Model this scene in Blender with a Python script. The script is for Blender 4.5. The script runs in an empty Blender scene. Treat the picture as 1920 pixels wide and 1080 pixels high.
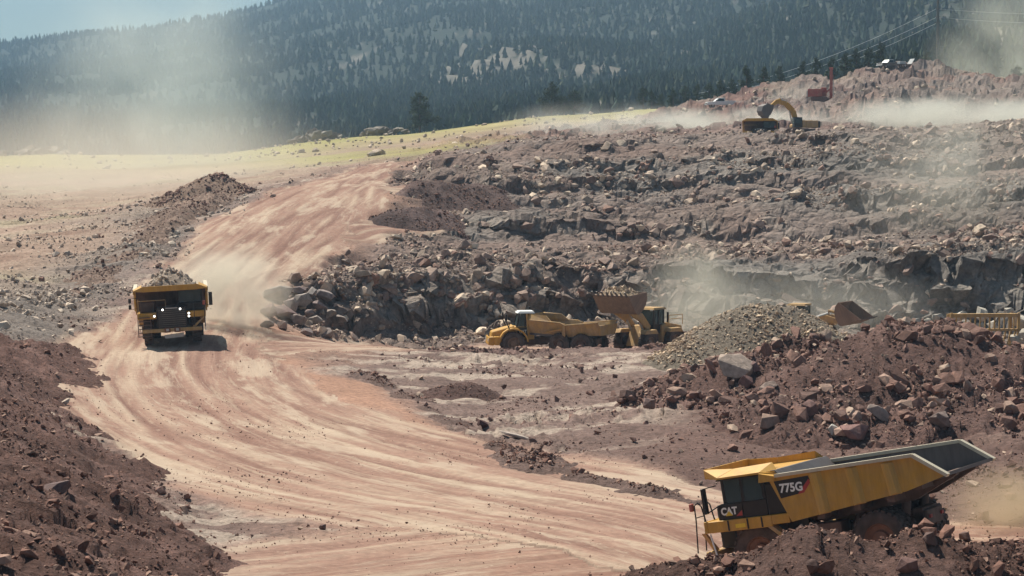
import bpy, bmesh, math, random
import numpy as np
from mathutils import Vector, Matrix, Euler
from mathutils.geometry import delaunay_2d_cdt
R = math.radians
random.seed(7)
RNG = np.random.default_rng(11)
SC = bpy.context.scene
COL = SC.collection

# ------------------------------------------------------------------ camera, sky, sun, exposure
F = 4000.0                       # focal length in photo pixels (1920 wide)
PITCH = math.atan(210 / F)
CZ = 18.0
cam = bpy.data.cameras.new('camera'); cam.sensor_width = 36.0; cam.lens = 36.0 * F / 1920.0
cam.clip_start = 0.5; cam.clip_end = 30000
cam_o = bpy.data.objects.new('camera', cam); COL.objects.link(cam_o)
cam_o.location = (0, 0, CZ); cam_o.rotation_euler = (R(90) - PITCH, 0, 0)
SC.camera = cam_o

SUN_EL, SUN_AZ = R(57), R(-38)     # azimuth measured from +Y (the view direction) towards +X
world = bpy.data.worlds.new('World'); SC.world = world; world.use_nodes = True
wn = world.node_tree; bg = wn.nodes['Background']
sky = wn.nodes.new('ShaderNodeTexSky'); sky.sky_type = 'NISHITA'; sky.sun_disc = False
sky.sun_elevation = SUN_EL; sky.sun_rotation = SUN_AZ; sky.air_density = 1.0; sky.dust_density = 6.0; sky.ozone_density = 0.4
sky.altitude = 1800
tint = wn.nodes.new('ShaderNodeMix'); tint.data_type = 'RGBA'; tint.blend_type = 'MULTIPLY'; tint.inputs[0].default_value = 1.0; tint.inputs[7].default_value = (0.95, 1.10, 1.02, 1)
wn.links.new(sky.outputs[0], tint.inputs[6]); wn.links.new(tint.outputs[2], bg.inputs[0]); bg.inputs[1].default_value = 0.053
sun = bpy.data.lights.new('sun', 'SUN'); sun.energy = 5.0; sun.angle = R(0.5); sun.color = (1.0, 0.93, 0.80)
sun_o = bpy.data.objects.new('sun', sun); COL.objects.link(sun_o)
sd = Vector((math.sin(SUN_AZ) * math.cos(SUN_EL), math.cos(SUN_AZ) * math.cos(SUN_EL), math.sin(SUN_EL)))
sun_o.rotation_euler = (-sd).to_track_quat('-Z', 'Y').to_euler(); sun_o.location = (-60, 60, 120)
vs = SC.view_settings; vs.view_transform = 'Standard'; vs.look = 'None'; vs.gamma = 1.0; vs.exposure = 0.52
vs.use_curve_mapping = False
SC.cycles.use_denoising = True
SC.cycles.max_bounces = 6; SC.cycles.volume_bounces = 1; SC.cycles.transparent_max_bounces = 12
SC.cycles.volume_step_rate = 1.5; SC.cycles.volume_max_steps = 96

# ------------------------------------------------------------------ helpers: scene graph
def tag(o, label=None, cat=None, group=None, kind=None):
    if label: o['label'] = label
    if cat: o['category'] = cat
    if group: o['group'] = group
    if kind: o['kind'] = kind
    return o
def empty(name, loc=(0, 0, 0), parent=None, rot=None):
    o = bpy.data.objects.new(name, None); COL.objects.link(o); o.location = loc
    o.empty_display_size = 0.3
    if rot is not None: o.rotation_euler = rot
    if parent: o.parent = parent
    return o
def link_mesh(name, me, mat=None, parent=None):
    if mat is not None and not me.materials: me.materials.append(mat)
    o = bpy.data.objects.new(name, me); COL.objects.link(o)
    if parent: o.parent = parent
    return o
def children(o): return [c for c in bpy.data.objects if c.parent is o]
def copy_tree(o, parent=None):
    kids = KIDS.get(o.name) or children(o)
    KIDS[o.name] = kids
    c = o.copy(); COL.objects.link(c); c.parent = parent
    for k in kids: copy_tree(k, c)
    return c
KIDS = {}
def np_mesh(name, V, T, col=None, smooth=True, vec=None):
    """mesh from numpy verts (n,3), tris (m,3), optional per-vertex colour (n,4)"""
    me = bpy.data.meshes.new(name)
    n, m = len(V), len(T); k = T.shape[1]
    me.vertices.add(n); me.vertices.foreach_set('co', np.ascontiguousarray(V, dtype=np.float32).ravel())
    me.loops.add(m * k); me.loops.foreach_set('vertex_index', np.ascontiguousarray(T, dtype=np.int32).ravel())
    me.polygons.add(m); me.polygons.foreach_set('loop_start', np.arange(0, m * k, k, dtype=np.int32))
    sm = np.full(m, bool(smooth)) if np.isscalar(smooth) else smooth
    me.polygons.foreach_set('use_smooth', sm.astype(bool))
    if col is not None:
        at = me.color_attributes.new('col', 'FLOAT_COLOR', 'POINT')
        at.data.foreach_set('color', np.ascontiguousarray(col, dtype=np.float32).ravel())
    if vec is not None:
        at = me.attributes.new('along', 'FLOAT_VECTOR', 'POINT')
        at.data.foreach_set('vector', np.ascontiguousarray(vec, dtype=np.float32).ravel())
    me.update(calc_edges=True)
    return me

# ------------------------------------------------------------------ helpers: noise
_TAB = np.random.default_rng(5).random((256, 256)).astype(np.float32)
def _h(ix, iy, s):
    ix = np.asarray(ix); iy = np.asarray(iy)
    return _TAB[(iy.astype(np.int32) * 1 + s * 37 + (s * s) % 101) & 255, (ix.astype(np.int32) + s * 91 + (s // 7) * 13) & 255]
def vnoise(x, y, s=0):
    x = np.asarray(x, np.float32); y = np.asarray(y, np.float32)
    fx0 = np.floor(x); fy0 = np.floor(y); fx = x - fx0; fy = y - fy0
    fx = fx * fx * (3 - 2 * fx); fy = fy * fy * (3 - 2 * fy)
    ix = fx0.astype(np.int32) + (s * 91 + (s // 7) * 13); iy = fy0.astype(np.int32) + (s * 37 + (s * s) % 101)
    x0 = ix & 255; x1 = (ix + 1) & 255; y0 = (iy & 255) << 8; y1 = ((iy + 1) & 255) << 8
    T = _TAB.ravel(); a = T[y0 + x0]; b = T[y0 + x1]; c = T[y1 + x0]; d = T[y1 + x1]
    a = a + (b - a) * fx; c = c + (d - c) * fx
    return a + (c - a) * fy
def fbm(x, y, o=4, s=0, g=0.5):
    t = 0; A = 1; w = 0
    for k in range(o):
        t = t + A * (vnoise(x, y, s + k * 17) * 2 - 1); w += A; A *= g; x = np.asarray(x, np.float32) * 2.03 + 11.7; y = np.asarray(y, np.float32) * 2.03 - 5.3
    return t / w
def blocks(x, y, s=0, tilt=1.0):
    """faceted block relief: every Voronoi cell is a tilted plane of its own height"""
    x = np.asarray(x, np.float32); y = np.asarray(y, np.float32)
    ix = np.floor(x); iy = np.floor(y)
    best = np.full(x.shape, 1e9); val = np.zeros(x.shape)
    for dx in (-1, 0, 1):
        for dy in (-1, 0, 1):
            cx = ix + dx; cy = iy + dy
            px = cx + _h(cx, cy, s + 1); py = cy + _h(cx, cy, s + 2)
            d = (x - px) ** 2 + (y - py) ** 2
            v = _h(cx, cy, s + 3) * 2 - 1 + tilt * ((x - px) * (_h(cx, cy, s + 4) * 2 - 1) + (y - py) * (_h(cx, cy, s + 5) * 2 - 1)) * 1.6
            m = d < best; best = np.where(m, d, best); val = np.where(m, v, val)
    return val
def sstep(a, b, x):
    t = np.clip((x - a) / (b - a), 0, 1); return t * t * (3 - 2 * t)
def lerp(a, b, t): return a + (b - a) * t

cp_, sp_ = math.cos(PITCH), math.sin(PITCH)
def U(px, py, d):
    """the place that is seen at photo pixel (px, py) when it lies d metres down the view axis"""
    X = (px - 960) / F; Y = -(py - 540) / F
    v = np.array([X, cp_ + sp_ * Y, -sp_ + cp_ * Y]); v = v * (d / v[1])
    return np.array([v[0], d, CZ + v[2]])

# ------------------------------------------------------------------ materials
MATS = {}
def nodes_of(m):
    m.use_nodes = True; nt = m.node_tree; return nt, nt.nodes['Principled BSDF'], nt.links
def ground_mat(name, rough=0.95, bump=0.5, scale=2.2, vary=0.35):
    m = bpy.data.materials.new(name); nt, b, L = nodes_of(m)
    at = nt.nodes.new('ShaderNodeVertexColor'); at.layer_name = 'col'
    tc = nt.nodes.new('ShaderNodeTexCoord')
    n1 = nt.nodes.new('ShaderNodeTexNoise'); n1.inputs['Scale'].default_value = scale; n1.inputs['Detail'].default_value = 8; n1.inputs['Roughness'].default_value = 0.72
    L.new(tc.outputs['Object'], n1.inputs['Vector'])
    mr = nt.nodes.new('ShaderNodeMapRange'); mr.inputs[1].default_value = 0.3; mr.inputs[2].default_value = 0.7
    mr.inputs[3].default_value = 1 - vary; mr.inputs[4].default_value = 1 + vary; L.new(n1.outputs['Fac'], mr.inputs[0])
    mx = nt.nodes.new('ShaderNodeVectorMath'); mx.operation = 'SCALE'
    L.new(at.outputs['Color'], mx.inputs[0]); L.new(mr.outputs[0], mx.inputs['Scale'])
    L.new(mx.outputs[0], b.inputs['Base Color'])
    b.inputs['Roughness'].default_value = rough; b.inputs['Specular IOR Level'].default_value = 0.15
    bp = nt.nodes.new('ShaderNodeBump'); bp.inputs['Distance'].default_value = 0.25
    ml = nt.nodes.new('ShaderNodeMath'); ml.operation = 'MULTIPLY'; ml.inputs[1].default_value = bump
    L.new(at.outputs['Alpha'], ml.inputs[0]); L.new(ml.outputs[0], bp.inputs['Strength'])
    L.new(n1.outputs['Fac'], bp.inputs['Height']); L.new(bp.outputs[0], b.inputs['Normal'])
    MATS[name] = m; return m
def rock_mat(name, attr):
    m = bpy.data.materials.new(name); nt, b, L = nodes_of(m)
    tc = nt.nodes.new('ShaderNodeTexCoord'); geo = nt.nodes.new('ShaderNodeNewGeometry')
    n1 = nt.nodes.new('ShaderNodeTexNoise'); n1.inputs['Scale'].default_value = 3.0; n1.inputs['Detail'].default_value = 7; n1.inputs['Roughness'].default_value = 0.7
    L.new(geo.outputs['Position'], n1.inputs['Vector'])
    mr = nt.nodes.new('ShaderNodeMapRange'); mr.inputs[1].default_value = 0.3; mr.inputs[2].default_value = 0.7; mr.inputs[3].default_value = 0.65; mr.inputs[4].default_value = 1.3
    L.new(n1.outputs['Fac'], mr.inputs[0])
    if attr:
        src = nt.nodes.new('ShaderNodeVertexColor'); src.layer_name = 'col'; so = src.outputs['Color']
    else:
        src = nt.nodes.new('ShaderNodeObjectInfo'); so = src.outputs['Color']
    mx = nt.nodes.new('ShaderNodeVectorMath'); mx.operation = 'SCALE'
    L.new(so, mx.inputs[0]); L.new(mr.outputs[0], mx.inputs['Scale']); L.new(mx.outputs[0], b.inputs['Base Color'])
    b.inputs['Roughness'].default_value = 0.85; b.inputs['Specular IOR Level'].default_value = 0.3
    bp = nt.nodes.new('ShaderNodeBump'); bp.inputs['Distance'].default_value = 0.12; bp.inputs['Strength'].default_value = 0.6
    L.new(n1.outputs['Fac'], bp.inputs['Height']); L.new(bp.outputs[0], b.inputs['Normal'])
    MATS[name] = m; return m
def paint(name, col, rough=0.5, metal=0.0, dust=0.35, dustcol=(0.40, 0.29, 0.21), scale=1.6, emit=None, spec=0.4):
    """paint or steel with a film of road dust: blotchy, thicker on faces that look up"""
    m = bpy.data.materials.new(name); nt, b, L = nodes_of(m)
    tc = nt.nodes.new('ShaderNodeTexCoord'); geo = nt.nodes.new('ShaderNodeNewGeometry')
    n1 = nt.nodes.new('ShaderNodeTexNoise'); n1.inputs['Scale'].default_value = scale; n1.inputs['Detail'].default_value = 6; n1.inputs['Roughness'].default_value = 0.65
    L.new(geo.outputs['Position'], n1.inputs['Vector'])
    mr = nt.nodes.new('ShaderNodeMapRange'); mr.inputs[1].default_value = 0.35; mr.inputs[2].default_value = 0.75; mr.inputs[3].default_value = dust * 0.35; mr.inputs[4].default_value = min(1, dust * 1.5)
    L.new(n1.outputs['Fac'], mr.inputs[0])
    mx = nt.nodes.new('ShaderNodeMix'); mx.data_type = 'RGBA'
    L.new(mr.outputs[0], mx.inputs[0]); mx.inputs[6].default_value = (*col, 1); mx.inputs[7].default_value = (*dustcol, 1)
    mp = nt.nodes.new('ShaderNodeMapping'); mp.inputs['Scale'].default_value = (2.2, 2.2, .35); L.new(tc.outputs['Object'], mp.inputs[0])          # run-down streaks and scuffs
    n2 = nt.nodes.new('ShaderNodeTexNoise'); n2.inputs['Scale'].default_value = 1.6; n2.inputs['Detail'].default_value = 7; n2.inputs['Roughness'].default_value = .7; L.new(mp.outputs[0], n2.inputs['Vector'])
    r2 = nt.nodes.new('ShaderNodeMapRange'); r2.inputs[1].default_value = .3; r2.inputs[2].default_value = .72; r2.inputs[3].default_value = 1 + .35 * min(dust, .35); r2.inputs[4].default_value = 1 - .9 * min(dust, .35); L.new(n2.outputs['Fac'], r2.inputs[0])
    sc_ = nt.nodes.new('ShaderNodeVectorMath'); sc_.operation = 'SCALE'; L.new(mx.outputs[2], sc_.inputs[0]); L.new(r2.outputs[0], sc_.inputs['Scale'])
    L.new(sc_.outputs[0], b.inputs['Base Color'])
    rr = nt.nodes.new('ShaderNodeMapRange'); rr.inputs[3].default_value = rough; rr.inputs[4].default_value = min(1, rough + .35); L.new(mr.outputs[0], rr.inputs[0]); L.new(rr.outputs[0], b.inputs['Roughness'])
    b.inputs['Metallic'].default_value = metal; b.inputs['Specular IOR Level'].default_value = spec
    if emit:
        b.inputs['Emission Color'].default_value = (*emit[:3], 1); b.inputs['Emission Strength'].default_value = emit[3]
    MATS[name] = m; return m
def glass_mat(name, col=(0.10, 0.15, 0.16)):
    m = bpy.data.materials.new(name); nt, b, L = nodes_of(m)
    n1 = nt.nodes.new('ShaderNodeTexNoise'); n1.inputs['Scale'].default_value = 2.0
    mr = nt.nodes.new('ShaderNodeMapRange'); mr.inputs[3].default_value = 0.03; mr.inputs[4].default_value = 0.22
    L.new(n1.outputs['Fac'], mr.inputs[0]); L.new(mr.outputs[0], b.inputs['Roughness'])
    b.inputs['Base Color'].default_value = (*col, 1); b.inputs['Transmission Weight'].default_value = 0.55; b.inputs['IOR'].default_value = 1.3
    MATS[name] = m; return m
def road_mat():
    """graded dirt: wheel-combed streaks that run along the road, by the road's own lateral and length coordinates"""
    m = ground_mat('road', bump=0.8, scale=2.4, vary=0.22); nt = m.node_tree; b = nt.nodes['Principled BSDF']; L = nt.links
    base = b.inputs['Base Color'].links[0].from_socket
    at = nt.nodes.new('ShaderNodeAttribute'); at.attribute_name = 'along'
    def streak(sx, sy, lo, hi, det=6, off=0):
        mp = nt.nodes.new('ShaderNodeMapping'); mp.inputs['Scale'].default_value = (sx, sy, 1); mp.inputs['Location'].default_value = (off, off * .7, 0); L.new(at.outputs['Vector'], mp.inputs[0])
        n = nt.nodes.new('ShaderNodeTexNoise'); n.inputs['Scale'].default_value = 1.0; n.inputs['Detail'].default_value = det; n.inputs['Roughness'].default_value = .68; n.inputs['Distortion'].default_value = .35; L.new(mp.outputs[0], n.inputs['Vector'])
        r = nt.nodes.new('ShaderNodeMapRange'); r.interpolation_type = 'SMOOTHSTEP'; r.inputs[1].default_value = lo; r.inputs[2].default_value = hi; L.new(n.outputs['Fac'], r.inputs[0]); return r.outputs[0], n.outputs['Fac']
    cur = base
    for (sx, sy, lo, hi, col, amt, off) in ((.7, .06, .52, .66, (.43, .33, .25), .6, 0), (1.8, .07, .55, .66, (.18, .092, .072), .5, 7), (.34, .07, .50, .61, (.47, .375, .29), .65, 3), (.40, .10, .57, .67, (.21, .11, .085), .5, 17), (5.0, .12, .57, .66, (.47, .38, .30), .4, 23), (3.0, 2.6, .60, .70, (.15, .08, .062), .5, 31), (2.4, 2.0, .60, .68, (.50, .40, .315), .5, 37)):
        f, raw = streak(sx, sy, lo, hi, off=off); ml = nt.nodes.new('ShaderNodeMath'); ml.operation = 'MULTIPLY'; ml.inputs[1].default_value = amt; L.new(f, ml.inputs[0])
        mx = nt.nodes.new('ShaderNodeMix'); mx.data_type = 'RGBA'; L.new(ml.outputs[0], mx.inputs[0]); L.new(cur, mx.inputs[6]); mx.inputs[7].default_value = (*col, 1); cur = mx.outputs[2]
    L.new(cur, b.inputs['Base Color'])
    _, raw = streak(4.0, .25, 0, 1, off=40); bp = nt.nodes.new('ShaderNodeBump'); bp.inputs['Distance'].default_value = .12; bp.inputs['Strength'].default_value = .7
    L.new(raw, bp.inputs['Height']); L.new(b.inputs['Normal'].links[0].from_socket, bp.inputs['Normal']); L.new(bp.outputs[0], b.inputs['Normal'])
ground_mat('soil', bump=1.3, scale=3.0, vary=0.5); road_mat(); ground_mat('hill', bump=1.0, scale=0.05, vary=0.3)
def wall_mat():
    """jointed rock: cracks between blocks as relief over the mottled stone"""
    m = ground_mat('wall_rock', bump=1.2, scale=1.6, vary=0.5); nt = m.node_tree; b = nt.nodes['Principled BSDF']; L = nt.links
    tc = nt.nodes.new('ShaderNodeTexCoord'); n = nt.nodes.new('ShaderNodeTexNoise'); n.inputs['Scale'].default_value = .6; n.inputs['Detail'].default_value = 4; L.new(tc.outputs['Object'], n.inputs['Vector'])
    ad = nt.nodes.new('ShaderNodeVectorMath'); ad.operation = 'ADD'; L.new(tc.outputs['Object'], ad.inputs[0]); L.new(n.outputs['Color'], ad.inputs[1])
    prev = b.inputs['Normal'].links[0].from_socket
    for sc, dist in ((.5, .35),):
        v = nt.nodes.new('ShaderNodeTexVoronoi'); v.feature = 'DISTANCE_TO_EDGE'; v.inputs['Scale'].default_value = sc; L.new(ad.outputs[0], v.inputs['Vector'])
        r = nt.nodes.new('ShaderNodeMapRange'); r.inputs[1].default_value = 0; r.inputs[2].default_value = .16; L.new(v.outputs['Distance'], r.inputs[0])
        bp = nt.nodes.new('ShaderNodeBump'); bp.inputs['Distance'].default_value = dist; bp.inputs['Strength'].default_value = .5; L.new(r.outputs[0], bp.inputs['Height']); L.new(prev, bp.inputs['Normal']); prev = bp.outputs[0]
    L.new(prev, b.inputs['Normal'])
wall_mat()
rock_mat('rubble_rock', True); rock_mat('boulder', False)
YEL = (0.58, 0.30, 0.022)
paint('yellow', YEL, 0.42, dust=0.30, dustcol=(0.42, 0.28, 0.15)); paint('yellow_dusty', (0.52, 0.30, 0.06), 0.6, dust=0.62)
paint('black', (0.008, 0.008, 0.011), 0.35, dust=0.03); paint('dark_steel', (0.085, 0.06, 0.05), 0.65, dust=0.55, dustcol=(0.25, 0.155, 0.125))
paint('worn_steel', (0.13, 0.125, 0.125), 0.5, metal=0.35, dust=0.35, dustcol=(0.22, 0.16, 0.14), scale=0.9)
paint('rubber', (0.03, 0.027, 0.026), 0.9, dust=0.5, dustcol=(0.20, 0.14, 0.12))
paint('rim_red', (0.2, 0.08, 0.04), 0.7, dust=0.5, dustcol=(0.3, 0.17, 0.12))
paint('white', (0.82, 0.82, 0.80), 0.45, dust=0.04); paint('red', (0.42, 0.03, 0.03), 0.5, dust=0.1)
paint('red_dusty', (0.42, 0.05, 0.045), 0.55, dust=0.4); paint('silver', (0.5, 0.52, 0.53), 0.35, metal=0.4, dust=0.2)
paint('charcoal', (0.04, 0.04, 0.045), 0.4, dust=0.2); paint('sign_yellow', (0.8, 0.55, 0.02), 0.5, dust=0.1)
paint('lamp_lit', (0.9, 0.9, 0.85), 0.3, dust=0.0, emit=(1.0, 0.95, 0.85, 2.5)); paint('lamp_glass', (0.8, 0.8, 0.75), 0.2, dust=0.05)
paint('bark', (0.11, 0.07, 0.05), 0.95, dust=0.2, dustcol=(0.08, 0.05, 0.04)); paint('pole_wood', (0.12, 0.085, 0.06), 0.9, dust=0.2)
paint('yellow_rib', (0.62, 0.35, 0.05), 0.45, dust=0.32, dustcol=(0.48, 0.33, 0.18))
paint('sunlit_rail', (0.62, 0.55, 0.42), 0.4, metal=0.2, dust=0.15)  # pale metal: sunlight on the top rails is put into the colour
paint('wire', (0.5, 0.52, 0.53), 0.35, metal=0.6, dust=0.1)
paint('seat', (0.03, 0.03, 0.035), 0.8, dust=0.1); paint('bucket_steel', (0.22, 0.15, 0.11), 0.6, metal=0.2, dust=0.5, dustcol=(0.3, 0.2, 0.15))
glass_mat('glass')
# ------------------------------------------------------------------ terrain: survey lines -> triangulated relief -> fine grid
ZN = 'RDWBFGMPKVU'
ZCOL = np.array([(0.30, 0.175, 0.125), (0.20, 0.138, 0.12), (0.195, 0.15, 0.13), (0.20, 0.145, 0.125), (0.29, 0.205, 0.16), (0.28, 0.255, 0.10),
                 (0.018, 0.026, 0.018), (0.30, 0.27, 0.24), (0.145, 0.09, 0.077), (0.22, 0.185, 0.165), (0.27, 0.17, 0.14)])
TP, TE, TW = [], [], []          # points, breakline edges, zone
def ln(zone, *pts, join=True):
    i0 = len(TP)
    for k, p in enumerate(pts):
        z = zone
        if len(p) == 4: p, z = p[:3], p[3]
        TP.append(U(*p)); TW.append(ZN.index(z))
        if join and k: TE.append((i0 + k - 1, i0 + k))
def zp(zone, *pts):
    for (px, z, d) in pts:                      # z relative to the lens height
        TP.append(np.array([(px - 960) / F * d, d, CZ + z])); TW.append(ZN.index(zone))
def pose(x, y, z, yaw, pitch, roll):
    return Matrix.Translation((x, y, z + CZ)) @ Euler((R(roll), R(pitch), R(yaw)), 'XYZ').to_matrix().to_4x4()
POSE_A = pose(14.025, 77.07, -14.018, 149.8, 10.8, 0.6)
POSE_B = pose(-25.23, 158.57, -12.0, -80.95, 1.2, 2.98)
for PM in (POSE_A, POSE_B):
    for (x, y) in ((-3.5, -3), (-3.5, 3), (1.5, 3), (1.5, -3), (6.5, -3), (6.5, 3)):
        v = PM @ Vector((x, y, 0)); TP.append(np.array(v)); TW.append(0)
# foreground floor and haul road
zp('D', (-900, -12, 38), (200, -13.5, 38), (960, -14.2, 38), (1900, -14, 38), (3000, -13.5, 38), (-900, -12, 55), (3000, -13.4, 58), (2500, -13.4, 60))
zp('R', (960, -14.4, 60), (1400, -14.9, 66), (1900, -14.0, 66))
ln('R', (600, 1076, 76), (900, 1076, 77), (1250, 1078, 78))
ln('D', (430, 1085, 74), (455, 1010, 84), (400, 960, 90), (270, 880, 103), (190, 800, 116), (150, 700, 136), (152, 664, 147), (212, 628, 159), (292, 532, 185), (350, 470, 203), (440, 402, 228), (525, 353, 255), (600, 336, 275), (690, 309, 310))
ln('R', (700, 900, 101), (950, 920, 98), (1280, 985, 88)); ln('R', (350, 760, 126), (500, 760, 127), (700, 800, 118)); ln('R', (250, 690, 141), (420, 690, 143), (520, 720, 136))
ln('R', (560, 690, 146), (760, 775, 124), (900, 842, 110), (1100, 905, 101), (1300, 945, 95), (1500, 968, 90), (1920, 985, 80.5), (2400, 985, 80))
ln('D', (640, 690, 147), (800, 770, 127), (950, 840, 112), (1130, 890, 104), (1320, 930, 98, 'K'), (1520, 950, 93, 'K'), (1920, 965, 84, 'K'), (2400, 965, 84, 'K'))
ln('R', (735, 306, 312), (745, 352, 262), (690, 397, 240), (640, 442, 222), (590, 502, 200), (520, 562, 184), (484, 608, 171))
# middle ground and pit
ln('D', (700, 690, 152), (900, 700, 152), (1100, 705, 150), (1250, 705, 148))
ln('D', (1000, 780, 126), (1200, 790, 124)); ln('K', (1320, 800, 120), (1340, 760, 130), (1500, 850, 112)); ln('K', (1200, 860, 108), (1400, 880, 106), (1700, 860, 106), (1920, 850, 104), (2400, 830, 104))
ln('R', (500, 638, 166), (620, 646, 172), (760, 655, 176)); ln('D', (800, 653, 174), (930, 654, 173), (1000, 656, 172), (1150, 657, 172), (1280, 650, 171), (1500, 665, 165), (1920, 670, 160), (2400, 660, 160))
zp('D', (860, -15.1, 178), (1100, -15.2, 177), (1300, -15.2, 177), (1920, -15.2, 170), (2500, -15.2, 168))
ln('W', (486, 612, 173), (560, 627, 182), (650, 644, 188), (760, 648, 196))
zp('W', (860, -15.3, 200), (1000, -15.3, 203), (1200, -15.3, 205), (1400, -15.3, 205), (1650, -15.2, 203), (1920, -15, 200), (2500, -15, 194))
TE += [(len(TP) - k - 2, len(TP) - k - 1) for k in range(6)]
# quarry wall: cliff top, bench back, second face, bench, third face, crest
ln('W', (522, 560, 186), (600, 533, 192), (720, 507, 200), (860, 497, 205), (1000, 492, 209), (1200, 502, 211), (1400, 497, 211), (1560, 500, 211), (1660, 477, 208), (1800, 470, 206), (1920, 465, 204), (2500, 440, 198))
ln('B', (605, 508, 201), (720, 474, 219), (860, 460, 232), (1000, 455, 237), (1200, 458, 238), (1400, 452, 239), (1650, 432, 238), (1920, 418, 233), (2500, 395, 224))
ln('W', (668, 446, 224), (760, 436, 229), (900, 418, 240), (1000, 402, 243), (1100, 392, 244), (1250, 398, 246), (1400, 384, 246), (1650, 364, 246), (1920, 345, 241), (2500, 330, 232))
ln('B', (700, 420, 236), (770, 424, 240), (900, 394, 262), (1000, 388, 267), (1100, 378, 268), (1250, 382, 269), (1400, 368, 270), (1650, 346, 269), (1920, 328, 263), (2500, 310, 244))
ln('W', (738, 345, 270), (800, 347, 273), (900, 342, 271), (1000, 332, 274), (1100, 326, 275), (1250, 330, 276), (1400, 318, 276), (1650, 296, 275), (1920, 280, 269), (2500, 255, 255)); ln('B', (742, 318, 296), (800, 292, 290), (900, 279, 290), (1000, 270, 291), (1100, 263, 292), (1200, 262, 293), (1300, 258, 294), (1400, 252, 294), (1600, 243, 292), (1750, 240, 288), (1920, 226, 282), (2500, 190, 270))
# upper plateau, loading floor and rocky rise
ln('B', (760, 300, 322), (900, 276, 325), (1000, 268, 328), (1200, 258, 330), (1430, 251, 330), (1600, 247, 328), (1750, 244, 322), (1920, 232, 318), (2500, 205, 305))
ln('U', (1000, 255, 420), (1200, 236, 425), (1340, 212, 420), (1420, 234, 368), (1500, 232, 369), (1600, 236, 368), (1750, 237, 366), (1920, 231, 358), (2500, 213, 345))
ln('U', (1480, 205, 392), (1530, 200, 378), (1600, 186, 378), (1660, 178, 378), (1760, 182, 378), (1920, 192, 374), (2500, 180, 360))
ln('U', (1345, 199, 446), (1440, 194, 441), (1540, 184, 438), (1640, 174, 436), (1760, 172, 434), (1920, 184, 420), (2500, 165, 400))
ln('U', (1325, 186, 462), (1370, 170, 455), (1420, 158, 450), (1490, 149, 450), (1540, 151, 450), (1590, 138, 455), (1650, 128, 458), (1740, 122, 458), (1800, 128, 450), (1860, 142, 440), (1925, 165, 430), (2100, 150, 430), (2500, 130, 420))
zp('G', (1330, 12, 500), (1500, 13, 510), (1700, 15, 520), (1920, 14, 520), (2500, 25, 520))
# left: field, valley, far meadow, grass ridge
zp('F', (-900, -9, 90), (-900, -8, 130)); zp('F', (-400, -10, 110))
ln('V', (-300, 640, 138), (0, 640, 141), (110, 640, 150)); ln('V', (-300, 565, 166), (0, 560, 168), (90, 575, 168), (160, 570, 176))
ln('F', (-500, 500, 200), (0, 505, 200), (150, 512, 196, 'V'), (230, 492, 198, 'V')); ln('F', (-600, 440, 235), (0, 440, 240), (200, 445, 230), (320, 440, 220, 'V'))
ln('F', (-600, 385, 300), (0, 385, 300), (200, 385, 292), (380, 390, 258, 'V')); ln('F', (-600, 340, 400), (0, 338, 400), (200, 342, 390), (380, 335, 360), (560, 326, 320), (640, 312, 330))
ln('G', (-600, 300, 560), (0, 306, 560), (200, 308, 540), (330, 306, 520), (440, 302, 500), (560, 298, 450), (680, 294, 400), (800, 280, 390))
ln('G', (-600, 278, 700), (0, 286, 690), (80, 280, 690), (200, 284, 680), (300, 288, 650), (430, 292, 620), (490, 280, 610), (560, 262, 610), (640, 256, 600), (710, 252, 600), (785, 249, 600), (880, 234, 600), (1000, 217, 600), (1100, 209, 590), (1200, 202, 580), (1280, 200, 540))
ln('F', (640, 290, 470), (800, 270, 470), (1000, 248, 480), (1150, 236, 480))
# valley behind the ridge, then the mountain
zp('M', (-900, -6, 850), (0, -6, 850), (430, -6, 800), (700, 5, 750), (1000, 14, 720), (1300, 16, 680), (1700, 22, 640), (2100, 40, 620), (2700, 60, 620))
ln('M', (-900, 300, 1150), (0, 285, 1150), (450, 280, 1100), (800, 240, 1000), (1100, 205, 950), (1400, 190, 900), (1640, 150, 720), (1700, 110, 705), (1758, 95, 700), (1850, 90, 700), (2000, 70, 700), (2600, 0, 720))
ln('M', (-900, 235, 1900), (0, 220, 1900), (300, 215, 1850), (600, 190, 1700), (820, 165, 1500), (1000, 190, 1250), (1300, 150, 1250), (1600, 110, 1150), (1800, 60, 1050), (2000, 30, 1000), (2600, -60, 1000))
ln('M', (760, 150, 1700), (860, 110, 1640), (960, 70, 1650), (1010, 60, 1700), (1100, 90, 1750), (1250, 80, 1800))
ln('M', (-900, 150, 2900), (0, 140, 2900), (300, 120, 2800), (600, 70, 2600), (800, 20, 2500), (1000, -10, 2500), (1300, -30, 2300), (1600, -60, 2000), (1920, -130, 1800), (2600, -250, 1700))
ln('M', (-900, 120, 3900), (-300, 95, 3900), (0, 78, 3900), (120, 66, 3880), (250, 56, 3850), (330, 46, 3800), (400, 26, 3750), (470, 8, 3700), (560, -20, 3650), (800, -90, 3600), (1100, -140, 3500), (1500, -220, 3200), (1920, -300, 3000), (2600, -400, 2900))
zp('M', (-900, 150, 4700), (0, 180, 4700), (600, 250, 4700), (1200, 350, 4700), (2700, 500, 4700), (-900, -12, 30), (2700, -14, 30))

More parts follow.
